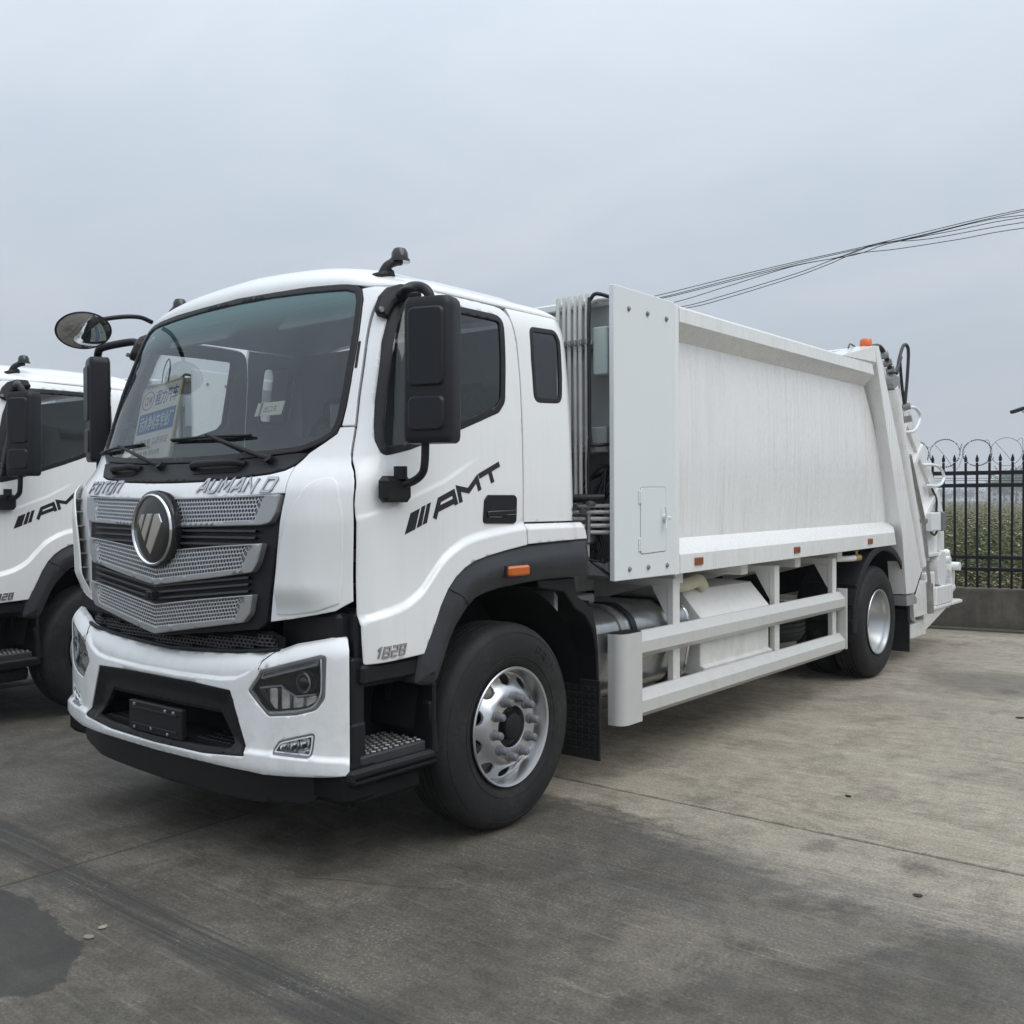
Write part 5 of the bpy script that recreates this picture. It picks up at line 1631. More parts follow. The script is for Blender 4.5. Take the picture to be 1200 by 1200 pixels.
# sun visors and header lining
mb = MB()
mb.box((-.46, -.66, 2.60), (.56, .035, .18), rot=Matrix.Rotation(math.radians(-50), 3, 'X'), bev=.015); mb.box((.50, -.64, 2.60), (.56, .035, .18), rot=Matrix.Rotation(math.radians(-50), 3, 'X'), bev=.015)
mb.build('sun_visor', TRIML, interior)
mb = MB(); mb.tube([(-.98, -.90, 2.10), (-.97, -.70, 2.12), (-.99, -.55, 2.02)], .016, 8, smooth=4); mb.build('grab_rail', TRIM, interior)

# ---------------------------------------------------------------- wheels
def polar_disc(name, prof, holes, hub, mat, parent, cx, cy, cz, sg, r_out, hole_r=(.041, .028), hole_at=.236):
    """wheel disc with real ventilation holes; prof: r -> axial x"""
    oc = [(r_out*math.cos(2*PI*k/72), r_out*math.sin(2*PI*k/72)) for k in range(72)]
    hs = []
    for k in range(holes):
        a = 2*PI*(k+.5)/holes; h = []
        for j in range(18):
            b = 2*PI*j/18
            u, v = hole_r[1]*math.cos(b), hole_r[0]*math.sin(b)
            rr = hole_at+u
            h.append((rr*math.cos(a)-v*math.sin(a), rr*math.sin(a)+v*math.cos(a)))
        hs.append(h)
    hs.append([(hub*math.cos(2*PI*k/36), hub*math.sin(2*PI*k/36)) for k in range(36)])
    def fn(u, v, d=0.0):
        r = math.hypot(u, v)
        return Vector((sg*(cx+lin(prof, r)+d), cy+u, cz+v))
    return panel(name, oc, hs, fn, .022, .014, mat, parent, edge=.0035)
WR = .522
TYP = [(-.015, .295), (.004, .325), (.014, .37), (.016, .41), (.010, .455), (-.004, .488), (-.020, .505), (-.034, .514), (-.050, .519)]
def tyre(mb, xo, cy, sg, wd=.285):
    pr = [(x, r) for x, r in TYP]
    x = -.050; rib = (wd-.10)/5
    for k in range(5):
        x1 = x-rib
        pr += [(x1+.006, .522), (x1+.005, .510), (x1-.005, .510), (x1-.006, .522)] if k < 4 else []
        x = x1
    pr += [(-wd+.05, .519), (-wd+.034, .514), (-wd+.02, .505), (-wd+.004, .488), (-wd-.010, .455), (-wd-.016, .41), (-wd-.012, .35), (-wd+.015, .295)]
    mb.lathe([(sg*a, r) for a, r in pr], (sg*xo, cy, WR), 'x', 80)
def sidewall_ring(mb, xo, cy, sg):
    for r in (.352, .475): mb.lathe([(sg*(lin([(.295, -.015), (.325, .004), (.37, .014), (.41, .016), (.455, .010), (.488, -.004)], r+q)+e), r+q) for q, e in ((-.004, -.002), (-.002, .0028), (.002, .0028), (.004, -.002))], (sg*xo, cy, WR), 'x', 80)
for sg in (1, -1):
    cy = -.03; xo = 1.200
    rm = MB()
    rm.lathe([(sg*a, r) for a, r in [(-.012, .292), (.004, .302), (.010, .298), (.006, .288), (-.010, .281), (-.050, .276), (-.075, .272), (-.20, .262), (-.26, .285)]], (sg*xo, cy, WR), 'x', 72)
    rim = rm.build('front_wheel', RIM, truck, 40)
    DP = [(.085, .0), (.172, .004), (.184, .0), (.200, -.012), (.235, -.048), (.262, -.066), (.280, -.062)]
    polar_disc('wheel_disc', DP, 10, .106, RIM, rim, xo, cy, WR, sg, .272)
    t_ = MB(); tyre(t_, xo-.004, cy, sg); sidewall_ring(t_, xo-.004, cy, sg); tyo = t_.build('tyre', TYRE, rim, 30)
    hb = MB(); hb.lathe([(sg*a, r) for a, r in [(-.16, .125), (-.06, .125), (-.05, .104), (-.022, .100), (-.020, .070), (.014, .066), (.020, .056), (.020, .001)]], (sg*xo, cy, WR), 'x', 36); hb.build('hub', BLACK, rim, 35)
    nm = MB(); nm.lathe([(sg*a, r) for a, r in [(-.004, .028), (.006, .0275), (.008, .0215), (.046, .020), (.054, .014), (.056, .001)]], (0, 0, 0), 'x', 14)
    n0 = None
    for k in range(10):
        a = 2*PI*k/10+.12
        if n0 is None: n0 = nm.build('wheel_nut', NUT, rim, 40); o = n0
        else: o = n0.copy(); COL.objects.link(o); o.parent = rim
        o.location = (sg*(xo+.004), cy+.146*math.cos(a), WR+.146*math.sin(a))
    # raised maker lettering around the shoulder of the tyre
    if sg > 0:
        lt, wd_ = letters('PRIM', .040, .026, .006, .1)
        def arc(u, v, d):
            r = .395+v; a = math.radians(62)-u/.41
            return Vector((xo-.004+lin([(.37, .014), (.41, .016), (.455, .010)], r)+d, cy+r*math.cos(a), WR+r*math.sin(a)))
        tag(place_letters('tyre_lettering', lt, arc, -.002, .0035, TYRE, rim), kind='stuff')
    # rear axle: dual wheels
    cy = 5.43; xo = 1.185
    rm = MB()
    rm.lathe([(sg*a, r) for a, r in [(-.012, .292), (.006, .304), (.013, .300), (.008, .290), (-.010, .284), (-.03, .278), (-.055, .274), (-.075, .262), (-.16, .250), (-.175, .240), (-.185, .225), (-.19, .16), (-.19, .14)]], (sg*xo, cy, WR), 'x', 72)
    rim = rm.build('rear_wheel', RIMREAR, truck, 40)
    t_ = MB(); tyre(t_, xo-.002, cy, sg, .27); sidewall_ring(t_, xo-.002, cy, sg); tyre(t_, xo-.34, cy, sg, .27); t_.build('tyre', TYRE, rim, 30)
    hb = MB(); hb.lathe([(sg*a, r) for a, r in [(-.20, .20), (-.188, .138), (-.14, .134), (-.125, .118), (-.115, .105), (-.105, .06), (-.105, .001)]], (sg*xo, cy, WR), 'x', 36); hb.build('hub', STEELD, rim, 35)
    o0 = None
    for k in range(10):
        a = 2*PI*k/10
        if o0 is None:
            nm2 = MB(); nm2.lathe([(sg*a_, r) for a_, r in [(-.004, .022), (.03, .018), (.034, .001)]], (0, 0, 0), 'x', 12); o0 = nm2.build('wheel_nut', NUT, rim, 40); o = o0
        else: o = o0.copy(); COL.objects.link(o); o.parent = rim
        o.location = (sg*(xo-.188), cy+.165*math.cos(a), WR+.165*math.sin(a))
    # black plastic arch over the rear wheel
    ra = MB()
    sect = [(.74, .0), (.74, .022), (1.20, .022), (1.225, .018), (1.236, -.004), (1.236, -.045), (1.222, -.05), (1.218, -.006), (1.19, .0)]
    arcs = [math.radians(a) for a in range(-8, 189, 6)]
    vs = []; m_ = len(sect)
    for a in arcs:
        for x, dr in sect:
            r = .70+dr
            vs.append((sg*x, cy+.02+(r+.06)*math.cos(a), .545+r*math.sin(a)*(.98)))
    fs = [(i*m_+k, i*m_+(k+1) % m_, (i+1)*m_+(k+1) % m_, (i+1)*m_+k) for i in range(len(arcs)-1) for k in range(m_)]+[tuple(range(m_)), tuple((len(arcs)-1)*m_+k for k in range(m_))]
    ra.add(vs, fs)
    fnd = ra.build('rear_fender', BLACK, truck, 30)
    rb_ = MB()
    for a in (150, 165, 176):
        aa = math.radians(a); rb_.box((sg*1.0, cy+.02+.785*math.cos(aa), .545+.715*math.sin(aa)), (.44, .02, .03), bev=.004)
    rb_.build('fender_rib', BLACK, fnd)
    fl = MB(); fl.box((sg*.985, 6.195, .36), (.50, .016, .42), bev=.003); fl.build('mud_flap', TYRE, truck)
mb = MB(); mb.tube([(-1.0, -.03, WR), (1.0, -.03, WR)], .07, 12); mb.box((0, -.03, WR-.04), (1.5, .12, .14), bev=.03); mb.build('front_axle', DARK, truck)
mb = MB(); mb.tube([(-1.0, 5.43, WR), (1.0, 5.43, WR)], .10, 14); mb.lathe([(-.22, .08), (-.12, .22), (.12, .24), (.22, .08)], (0, 5.40, WR), 'x', 24); mb.build('rear_axle', DARK, truck)

# ---------------------------------------------------------------- chassis
mb = MB()
for sg in (1, -1):
    mb.box((sg*.40, 3.0, .90), (.08, 8.0, .26), bev=.01)
    for y in (1.0, 2.2, 3.4, 4.4): mb.box((0, y, .90), (.74, .09, .2))
mb.box((0, -.35, .85), (1.0, 1.2, .50), bev=.05)                       # engine and gearbox mass under the cab
mb.box((0, .80, .80), (.5, 1.2, .35), bev=.06)
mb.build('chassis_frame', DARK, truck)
mb = MB()
for sg in (1, -1):
    mb.box((sg*.42, 3.6, 1.105), (.10, 5.2, .13), bev=.008)
    for y in (1.75, 2.7, 3.65, 4.55):
        mb.box((sg*.80, y, 1.175), (.72, .10, .10), bev=.006)
        mb.prism([(.50, 1.13), (1.05, 1.13), (.50, .98)], lambda u, v, d: Vector((sg*u, d, v)), y-.006, y+.006)
mb.build('subframe', FRAMEW, truck)
# fuel tank with straps, filler and battery box
tk = [(.50, .47, .10), (1.06, .47, .12), (1.10, .72, .0), (1.09, .93, .14), (.95, 1.01, .12), (.50, 1.01, .06)]
tkp = round_poly(tk, .10, 8)
def ext_y(name, prof, y0, y1, mat, parent, bev=.012):
    mb = MB(); n = len(prof); L = [(y0, bev), (y0+bev, 0), (y1-bev, 0), (y1, bev)]
    vs = []
    for y, b in L:
        pr = inset_poly(prof, b) if b else prof
        vs += [(u, y, v) for u, v in pr]
    fs = [(i*n+k, i*n+(k+1) % n, (i+1)*n+(k+1) % n, (i+1)*n+k) for i in range(3) for k in range(n)]+[tuple(range(n)), tuple(3*n+k for k in range(n))]
    mb.add(vs, fs); return mb.build(name, mat, parent, 30)
tank = ext_y('fuel_tank', tkp, .87, 2.02, STEEL, truck, .02)
for y in (.885, 1.98): ext_y('tank_ring', inset_poly(tkp, -.008), y-.012, y+.012, CHROME, tank, .004)
for y in (1.18, 1.30, 1.78): ext_y('tank_strap', inset_poly(tkp, -.012), y-.028, y+.028, RUBBER if y > 1.2 else STEELD, tank, .003)
mb = MB(); mb.cyl((.86, 1.05, 1.0), (.86, 1.05, 1.05), .06, 20); mb.build('filler_cap', BLACK, tank)
mb = MB(); mb.box((1.07, .852, .93), (.035, .02, .09), bev=.006); mb.tube([(1.085, .85, .94), (1.09, .845, .80), (1.092, .85, .62)], .010, 8); mb.build('tank_fitting', STEELD, tank)
# white tool box
wbp = [(.55, .50), (1.07, .50), (1.165, .545), (1.165, .855), (1.02, 1.03), (.55, 1.05)]
wbp = [(.55, .48), (1.155, .48), (1.18, .535), (1.145, .55), (1.145, .84), (1.16, .86), (1.00, 1.04), (.55, 1.06)]
ext_y('tool_box', wbp, 2.06, 3.13, FRAMEW, truck, .006)
mb = MB()
mb.tube([(1.00, 1.72, 1.16), (1.06, 1.84, 1.10), (1.06, 2.05, 1.095), (1.04, 2.22, 1.11), (1.02, 2.32, 1.06)], .045, 12, smooth=5); mb.build('breather_hose', YHOSE, truck)
# spare wheel under the body and dark equipment beyond the tool box
sp_ = MB(); sp_.lathe([(-.13, .30), (-.14, .40), (-.12, .49), (-.08, .515)]+[q for k in range(4) for q in ((-.055+.04*k, .52), (-.05+.04*k, .508), (-.045+.04*k, .508), (-.04+.04*k, .52))]+[(.12, .49), (.14, .40), (.13, .30)], (.60, 3.78, .64), 'z', 48); sp_.build('spare_tyre', TYRE, truck, 30)
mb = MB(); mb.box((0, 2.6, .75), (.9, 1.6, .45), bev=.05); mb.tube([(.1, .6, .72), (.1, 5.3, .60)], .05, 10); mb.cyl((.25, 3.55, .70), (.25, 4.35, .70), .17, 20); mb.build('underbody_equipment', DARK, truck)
# tap pipe ahead of the rear arch
mb = MB(); mb.tube([(1.06, 4.50, 1.145), (1.17, 4.64, 1.145), (1.19, 4.80, 1.145)], .026, 10, smooth=3); tp = mb.build('drain_pipe', PIPE, truck)
mb = MB(); mb.tube([(1.19, 4.80, 1.145), (1.195, 4.90, 1.145)], .032, 10); mb.cyl((1.195, 4.84, 1.14), (1.195, 4.84, 1.20), .012, 8); mb.box((1.195, 4.84, 1.205), (.02, .07, .012), bev=.003); mb.build('drain_tap', BRASS, tp)

# ---------------------------------------------------------------- side guard (both sides)
def rail_prof(z0, z1):
    h = z1-z0
    return [(1.165, z0), (1.185, z0), (1.235, z0+.24*h), (1.235, z0+.66*h), (1.185, z1), (1.165, z1)]
for sg in (1, -1):
    g0 = MB()
    g0.prism([(sg*u, v) for u, v in rail_prof(.713, .873)], lambda u, v, d: Vector((u, d, v)), 1.16, 4.47)
    gd = g0.build('side_guard', RAIL, truck, 20)
    g0 = MB(); g0.prism([(sg*u, v) for u, v in rail_prof(.352, .518)], lambda u, v, d: Vector((u, d, v)), 1.16, 4.47); g0.build('guard_rail', RAIL, gd, 20)
    # rounded front end post
    g0 = MB(); pr = []
    for k in range(13):
        a = -PI/2+PI/2*k/12*1.0
        pr.append((1.10+.137*math.cos(a), 1.02+.137*math.sin(a)))
    pr = [(1.13, .955)]+[(1.172+.065*math.cos(a), 1.017+.065*math.sin(a)) for a in [-PI/2+PI/2*k/10 for k in range(11)]]+[(1.237, 1.165), (1.215, 1.165), (1.213, 1.03), (1.205, .995), (1.172, .974), (1.13, .974)]
    g0.prism([(sg*u, v) for u, v in pr], lambda u, v, d: Vector((u, v, d)), .345, .880); g0.build('guard_end', RAIL, gd, 40)
    g0 = MB(); g0.prism([(sg*1.13, .958), (sg*1.172, .956), (sg*1.215, .973), (sg*1.233, 1.03), (sg*1.233, 1.16), (sg*1.13, 1.16)], lambda u, v, d: Vector((u, v, d)), .880, .886); g0.build('guard_end_cap', BLACK, gd, 20)
    g0 = MB(); g0.box((sg*1.20, 4.485, .64), (.085, .024, .52), bev=.003); g0.build('guard_end_plate', RAIL, gd)
    for y in (1.70, 3.235, 4.40):
        p_ = MB()
        p_.box((sg*1.145, y, .83), (.045, .085, .66), bev=.004)
        p_.box((sg*.92, y, 1.135), (.42, .085, .05), bev=.004)
        p_.prism([(1.124, 1.112), (1.00, 1.112), (1.124, .90)], lambda u, v, d: Vector((sg*u, d, v)), y-.038, y+.038)
        p_.build('guard_post', FRAMEW, gd, 20)

# ---------------------------------------------------------------- refuse body
BY0, BY1 = 1.60, 5.20
sec = [(1.19, 1.200), (1.25, 1.200), (1.252, 1.203), (1.252, 1.319), (1.135, 1.416), (1.150, 1.80), (1.155, 2.10), (1.150, 2.40), (1.135, 2.690), (1.252, 2.783), (1.252, 2.868), (1.245, 2.880), (1.19, 2.895)]
secf = sec+[(-x, z) for x, z in reversed(sec)]
mb = MB(); n = len(secf); ys = [BY0, BY0+.004]+[BY0+(BY1-BY0)*k/12 for k in range(1, 12)]+[BY1]
slope = lambda y: (y-1.6)*.0085
def y_end(x, z):
    if z < 1.40 and abs(x) > 1.16: return 5.69 if z > 1.25 else 5.74
    return 5.165+(2.742-z)*.618
vs = [(x, BY0+(y-BY0)*(y_end(x, z)-BY0)/(BY1-BY0), z+(slope(y) if z < 1.45 else slope(y)*.25)) for y in ys for x, z in secf]
fs = [(i*n+k, i*n+(k+1) % n, (i+1)*n+(k+1) % n, (i+1)*n+k) for i in range(len(ys)-1) for k in range(n)]+[tuple(range(n)), tuple((len(ys)-1)*n+k for k in range(n))]
mb.add(vs, fs); body = mb.build('refuse_body', BODYW, truck, 25)
# front bulkhead: wall, ledge, dark bay
mb = MB()
mb.box((0, 1.30, 2.72), (2.28, .60, .29), bev=.01); mb.box((0, 1.34, 2.33), (2.28, .52, .60)); mb.box((0, 1.26, 2.02), (2.28, .66, .15), bev=.006)
mb.box((0, 1.42, 1.62), (2.28, .36, .66)); mb.box((0, 1.25, 1.26), (2.3, .66, .08), bev=.006)
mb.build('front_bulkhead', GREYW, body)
mb = MB(); mb.box((0, .99, 2.835), (2.30, .05, .05), bev=.008); mb.box((-.1, .95, 2.86), (1.2, .30, .03), bev=.006); mb.build('bulkhead_rail', BODYW, body)
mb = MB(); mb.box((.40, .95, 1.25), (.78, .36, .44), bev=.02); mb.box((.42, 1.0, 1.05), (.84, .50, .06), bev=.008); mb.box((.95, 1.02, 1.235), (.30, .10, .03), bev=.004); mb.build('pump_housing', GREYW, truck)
mb = MB(); mb.box((1.13, .93, 2.53), (.10, .10, .28), bev=.008); mb.build('junction_box', BOXG, body)
for sg in (1, -1):
    mb = MB(); mb.box((sg*1.235, 1.19, 2.047), (.035, .69, 1.695), bev=.004)
    bp_ = mb.build('protection_panel', PANELW, body)
    mb = MB(); mb.box((sg*1.195, 1.50, 2.047), (.08, .02, 1.69), bev=.003); mb.build('panel_lip', PANELW, bp_)
    for y in (1.0, 1.208, 1.43):
        for z in (2.775, 1.262):
            mb = MB(); mb.lathe([(sg*-.002, .016), (sg*.003, .016), (sg*.004, .010), (sg*.011, .0095), (sg*.013, .001)], (sg*1.2535, y, z), 'x', 10); mb.build('panel_bolt', STEELD, bp_)
    if sg > 0:
        mb = MB(); dq = round_poly([(1.125, 1.345), (1.418, 1.352), (1.418, 1.742), (1.125, 1.738)], .02)
        mb.prism(inset_poly(dq, -.004), lambda u, v, d: Vector((d, u, v)), 1.250, 1.2530)
        mb.build('hatch_gap', NUT, bp_, 0)
        mb = MB(); mb.prism(dq, lambda u, v, d: Vector((d, u, v)), 1.250, 1.2555, 0, .002); ht = mb.build('inspection_hatch', PANELW, bp_, 20)
        mb = MB()
        for z in (1.40, 1.68):
            mb = MB(); mb.cyl((1.258, 1.116, z-.035), (1.258, 1.116, z+.035), .009, 8); mb.box((1.2555, 1.116, z), (.005, .035, .08), bev=.002); mb.build('hinge', PANELW, ht)
        mb = MB(); mb.cyl((1.253, 1.395, 1.555), (1.275, 1.395, 1.555), .022, 14); mb.tube([(1.285, 1.36, 1.625), (1.285, 1.375, 1.56), (1.285, 1.362, 1.49)], .007, 8, smooth=4); mb.box((1.28, 1.40, 1.555), (.02, .06, .02), bev=.005); mb.build('hatch_handle', PANELW, ht)
    mb = MB(); mb.box((sg*1.222, 1.560, 2.04), (.050, .078, 1.69), bev=.004); mb.box((sg*1.228, 1.546, 2.04), (.05, .022, 1.69), bev=.004); mb.build('corner_strip', BODYW, body)
    for y, z in ((1.833, 1.268), (3.40, 1.276), (5.02, 1.288)):
        mb = MB(); mb.box((sg*1.257, y, z), (.014, .105, .052), bev=.005); o = mb.build('side_reflector', BROWNL, body)
# hydraulic pipes at the front of the body
xs_ = [.845, .888, .928, .968, 1.008, 1.05]
for i, x in enumerate(xs_):
    mb = MB(); y = .862+.006*(i % 2)
    zt = 2.835
    mb.tube([(x, y, 1.30), (x, y, zt-.085), (x+.010, y+.012, zt-.03), (x+.045, y+.045, zt), (x+.10, y+.10, zt+.006), (x+.16, y+.20, zt+.008)], .0125, 10, smooth=4); mb.build('hydraulic_pipe', PIPE, body, 60)
mb = MB()
for z in (2.58, 1.98): mb.box((.95, .885, z), (.27, .04, .026), bev=.004)
for x in xs_: mb.box((x+.02, .84, 2.585), (.014, .03, .035), bev=.004)
mb.build('pipe_clamp', STEELD, body)
for k, z in enumerate((1.632, 1.595, 1.556, 1.516, 1.477)):
    mb = MB(); mb.tube([(.62, .70+.012*k, z), (1.03, .84, z), (1.17, .93, z)], .0125, 8, smooth=2); mb.build('cross_pipe', PIPE, body, 60)
hs_ = MB()
hs_.tube([(.60, .66, 1.66), (.85, .74, 1.668), (1.03, .82, 1.675), (1.15, .90, 1.68)], .026, 10, smooth=4)
hs_.tube([(1.075, .86, 2.84), (1.08, .845, 2.70), (1.078, .85, 2.3), (1.083, .85, 2.02), (1.11, .87, 1.985), (1.16, .93, 1.99)], .011, 8, smooth=5)
hs_.tube([(1.078, .85, 2.02), (1.07, .85, 1.85), (1.068, .86, 1.65)], .010, 8, smooth=4)
hs_.tube([(1.078, .862, 2.83), (1.12, .87, 2.86), (1.2, .95, 2.83)], .012, 8, smooth=4)
rng = random.Random(5)
for k in range(9):
    x0 = .78+.045*k; hs_.tube([(x0, .93, 1.30), (min(1.10, x0+rng.uniform(-.05, .1)), .92, 1.48), (min(1.11, x0+rng.uniform(0, .18)), .94, 1.62), (min(1.10, x0+rng.uniform(.1, .3)), .99, 1.76+rng.uniform(-.1, .1)), (1.12, 1.05, 1.86)], .010, 8, smooth=4)
hs_.tube([(1.0, .84, 1.46), (1.06, .84, 1.34), (1.14, .87, 1.27), (1.17, .93, 1.22)], .010, 8, smooth=5)
hs_.tube([(.98, .72, 1.30), (1.06, .80, 1.325), (1.15, .90, 1.30)], .007, 6, smooth=5)
hs_.build('hydraulic_hose', HYDRO, body, 60)
fit = MB()
for k in range(7): fit.cyl((.80+.05*k, .80, 1.645-.02*(k % 3)), (.80+.05*k, .86, 1.645-.02*(k % 3)), .016, 8)
fit.box((.93, .90, 1.50), (.30, .12, .18), bev=.01); fit.build('valve_block', STEELD, body)

GREYW2 = pmat('foot_grey', (.26, .265, .26), .5, noise=.1)
# ---------------------------------------------------------------- tailgate and lifter
tg = MB()
FR = [(5.10, 3.045), (5.26, 3.055), (6.965, .640), (6.93, .60), (6.44, .60), (6.44, .68)]
tg.box((0, 5.19, 2.97), (2.18, .14, .16), bev=.01); tg.box((0, 5.4, 2.86), (2.1, .5, .06))
tail = tg.build('tailgate_frame', BODYW, truck, 20)
for sg in (1, -1):
    tg = MB(); tg.prism([(5.119, 3.050), (5.232, 3.060), (5.88, 2.033), (6.492, .929), (6.27, .735), (6.02, .735), (5.90, 1.30)], lambda u, v, d: Vector((sg*d, u, v)), 1.10, 1.262, 0, .004); tg.build('frame_post', BODYW, tail, 20)
for sg in (1, -1):
    tg = MB()
    # triangular fairing between roof edge and frame
    tg.add([(sg*1.252, 4.36, 2.880), (sg*1.262, 5.13, 3.048), (sg*1.262, 5.16, 2.905), (sg*1.135, 5.18, 2.73), (sg*1.10, 4.36, 2.90), (sg*1.10, 5.13, 3.06)], [(0, 2, 1), (0, 3, 2), (0, 1, 5, 4), (0, 4, 3)]); tg.build('frame_fairing', BODYW, tail, 0)
# foot block of the frame
for sg in (1, -1):
    tg = MB(); tg.prism([(6.02, .722), (6.275, .722), (6.36, .665), (6.35, .62), (6.04, .62)], lambda u, v, d: Vector((sg*d, u, v)), 1.08, 1.258); tg.build('frame_foot', GREYW2, tail, 10)
for sg in (1, -1):
    tg = MB(); tg.prism([(6.44, .60), (6.62, .80), (7.02, .80), (7.02, .46), (6.46, .46)], lambda u, v, d: Vector((sg*d, u, v)), 1.02, 1.20, 0, .004)
    tg.build('hinge_block', FRAMEW, tail, 20)
    tg = MB(); tg.tube([(sg*1.255, 6.29, .72), (sg*1.255, 6.50, .925)], .010, 6); tg.build('hinge_seal', RUBBER, tail)
# hopper shell
HP = [(5.24, 3.04), (5.86, 2.98), (6.34, 2.80), (6.56, 2.64), (7.10, 2.205), (7.41, 1.965), (7.66, 1.752), (7.84, 1.515), (7.885, 1.25), (7.885, 1.085), (7.30, 1.02), (6.9, .62), (6.70, .60), (6.45, .80), (5.30, 2.5)]
tg = MB(); tg.prism(HP, lambda u, v, d: Vector((d, u, v)), -1.065, 1.065, 0, .006); hopper = tg.build('hopper', BODYW, truck, 20)
# edge flange and diagonal ribs on its side
for sg in (1, -1):
    tg = MB()
    edge_ = [(5.86, 2.98), (6.34, 2.80), (6.56, 2.64), (7.10, 2.205), (7.41, 1.965), (7.66, 1.752), (7.84, 1.515), (7.885, 1.25), (7.885, 1.085)]
    for a, b in zip(edge_, edge_[1:]):
        A, B = Vector(a), Vector(b); t_ = (B-A).normalized(); nn = Vector((-t_.y, t_.x))*-1
        if nn.x+nn.y > 0: nn = -nn
        q = [A, B, B+nn*.15, A+nn*.15]
        tg.prism([tuple(p) for p in q], lambda u, v, d: Vector((sg*d, u, v)), 1.064, 1.095)
    tg.build('hopper_flange', BODYW, hopper, 10)
    for a, b in (((6.40, 2.30), (6.60, 2.60)), ((6.52, 1.86), (7.06, 2.22)), ((7.06, 1.42), (7.62, 1.76)), ((6.36, 2.36), (7.05, 1.42))):
        A, B = Vector(a), Vector(b); t_ = (B-A).normalized(); nn = Vector((-t_.y, t_.x))*.035
        tg = MB(); tg.prism([tuple(A+nn), tuple(A-nn), tuple(B-nn), tuple(B+nn)], lambda u, v, d: Vector((sg*d, u, v)), 1.064, 1.115, 0, .004); tg.build('hopper_rib', BODYW, hopper, 10)
    tg = MB(); tg.box((sg*1.085, 7.35, 1.055), (.06, 1.05, .035), bev=.004); tg.build('hopper_ledge', BODYW, hopper)
    # grab loops
    for L in ([(6.40, 2.555), (6.62, 2.60), (6.83, 2.56), (6.85, 2.48), (6.66, 2.36), (6.42, 2.345)], [(7.10, 2.03), (7.38, 2.03), (7.62, 1.985), (7.72, 1.90), (7.55, 1.815), (7.22, 1.81)]):
        tg = MB(); P = [(sg*1.09, *L[0])]+[(sg*1.165, y-.10, z) for y, z in L[1:-1]]+[(sg*1.09, *L[-1])]
        tg.tube(P, .016, 10, smooth=5); tg.build('grab_loop', BODYW, hopper, 60)
    # lift cylinder and rod
    tg = MB(); tg.tube([(sg*1.17, 5.83, 2.735), (sg*1.17, 6.72, .98)], .072, 16); cy_ = tg.build('lift_cylinder', BODYW, tail, 40)
    tg = MB(); tg.cyl((sg*1.10, 5.80, 2.79), (sg*1.225, 5.80, 2.79), .075, 18); tg.box((sg*1.17, 5.93, 2.80), (.09, .10, .12), bev=.01); tg.build('cylinder_pin', STEELD, cy_)
    tg = MB(); tg.box((sg*1.21, 6.24, 2.00), (.02, .12, .17), rot=Matrix.Rotation(.45, 3, 'X'), bev=.004); tg.box((sg*1.21, 6.36, 1.78), (.02, .10, .14), rot=Matrix.Rotation(.45, 3, 'X'), bev=.004); tg.build('rod_bracket', STEELD, tail)
    tg = MB(); tg.tube([(sg*1.225, 6.22, 2.10), (sg*1.225, 6.68, 1.44)], .024, 10); tg.tube([(sg*1.225, 6.68, 1.44), (sg*1.225, 6.90, .72)], .019, 10)
    for y, z in ((6.68, 1.44), (6.80, 1.03)): tg.cyl((sg*1.19, y, z), (sg*1.26, y, z), .026, 10)
    tg.tube([(sg*1.215, 6.90, .78), (sg*1.215, 6.93, .47)], .040, 10)
    tg.build('control_rod', STEELD, tail, 40)
tg = MB(); tg.box((1.125, 7.32, 1.42), (.10, .32, .20), bev=.01); jb = tg.build('control_box', PANELW, hopper)
tg = MB(); tg.box((1.13, 7.53, 1.42), (.13, .11, .21), bev=.012); tg.build('box_cover', NUT, jb)
tg = MB(); tg.tube([(1.12, 7.50, 1.52), (1.12, 7.50, 1.66), (1.10, 7.40, 1.78)], .012, 6, smooth=4); tg.build('box_cable', HYDRO, jb); tg = MB(); tg.tube([(1.12, 7.52, 1.31), (1.12, 7.42, 1.27), (1.12, 7.30, 1.30)], .012, 6, smooth=4); tg.build('box_cable', HYDRO, jb)
# orange warning beacon and hoses at the top
bk = MB(); bk.lathe([(0, .001), (0, .054), (.012, .056), (.058, .052), (.066, .045), (.068, .001)], (1.14, 5.24, 3.07), 'z', 24); bk.build('warning_beacon', ORANGE, tail, 40)
bk = MB(); bk.tube([(1.05, 5.20, 3.075), (1.10, 4.95, 3.06), (1.14, 4.80, 3.005)], .008, 6, smooth=4)
bk.tube([(1.14, 5.30, 3.06), (1.16, 5.55, 3.10), (1.18, 5.72, 2.98), (1.17, 5.86, 2.86)], .024, 8, smooth=4)
bk.tube([(1.18, 5.70, 2.98), (1.18, 5.84, 2.90), (1.18, 5.98, 2.92), (1.18, 6.10, 3.06)], .020, 8, smooth=4)
bk.tube([(1.17, 5.92, 2.92), (1.17, 6.02, 2.90), (1.16, 6.12, 3.05), (1.16, 6.26, 3.20), (1.16, 6.40, 3.17), (1.16, 6.37, 2.90), (1.16, 6.30, 2.62)], .017, 8, smooth=6)
bk.tube([(1.16, 6.14, 3.02), (1.16, 6.20, 2.80), (1.16, 6.28, 2.60)], .016, 8, smooth=5)
bk.build('hose_bundle', HYDRO, tail, 60)
for y, z in ((5.30, 2.96), (5.62, 3.02), (5.72, 2.96), (5.80, 2.90), (6.28, 2.58), (6.32, 2.46)):
    bk = MB(); bk.cyl((1.14, y, z), (1.215, y+.01, z+.015), .034, 8); bk.build('hose_fitting', STEELD, tail)
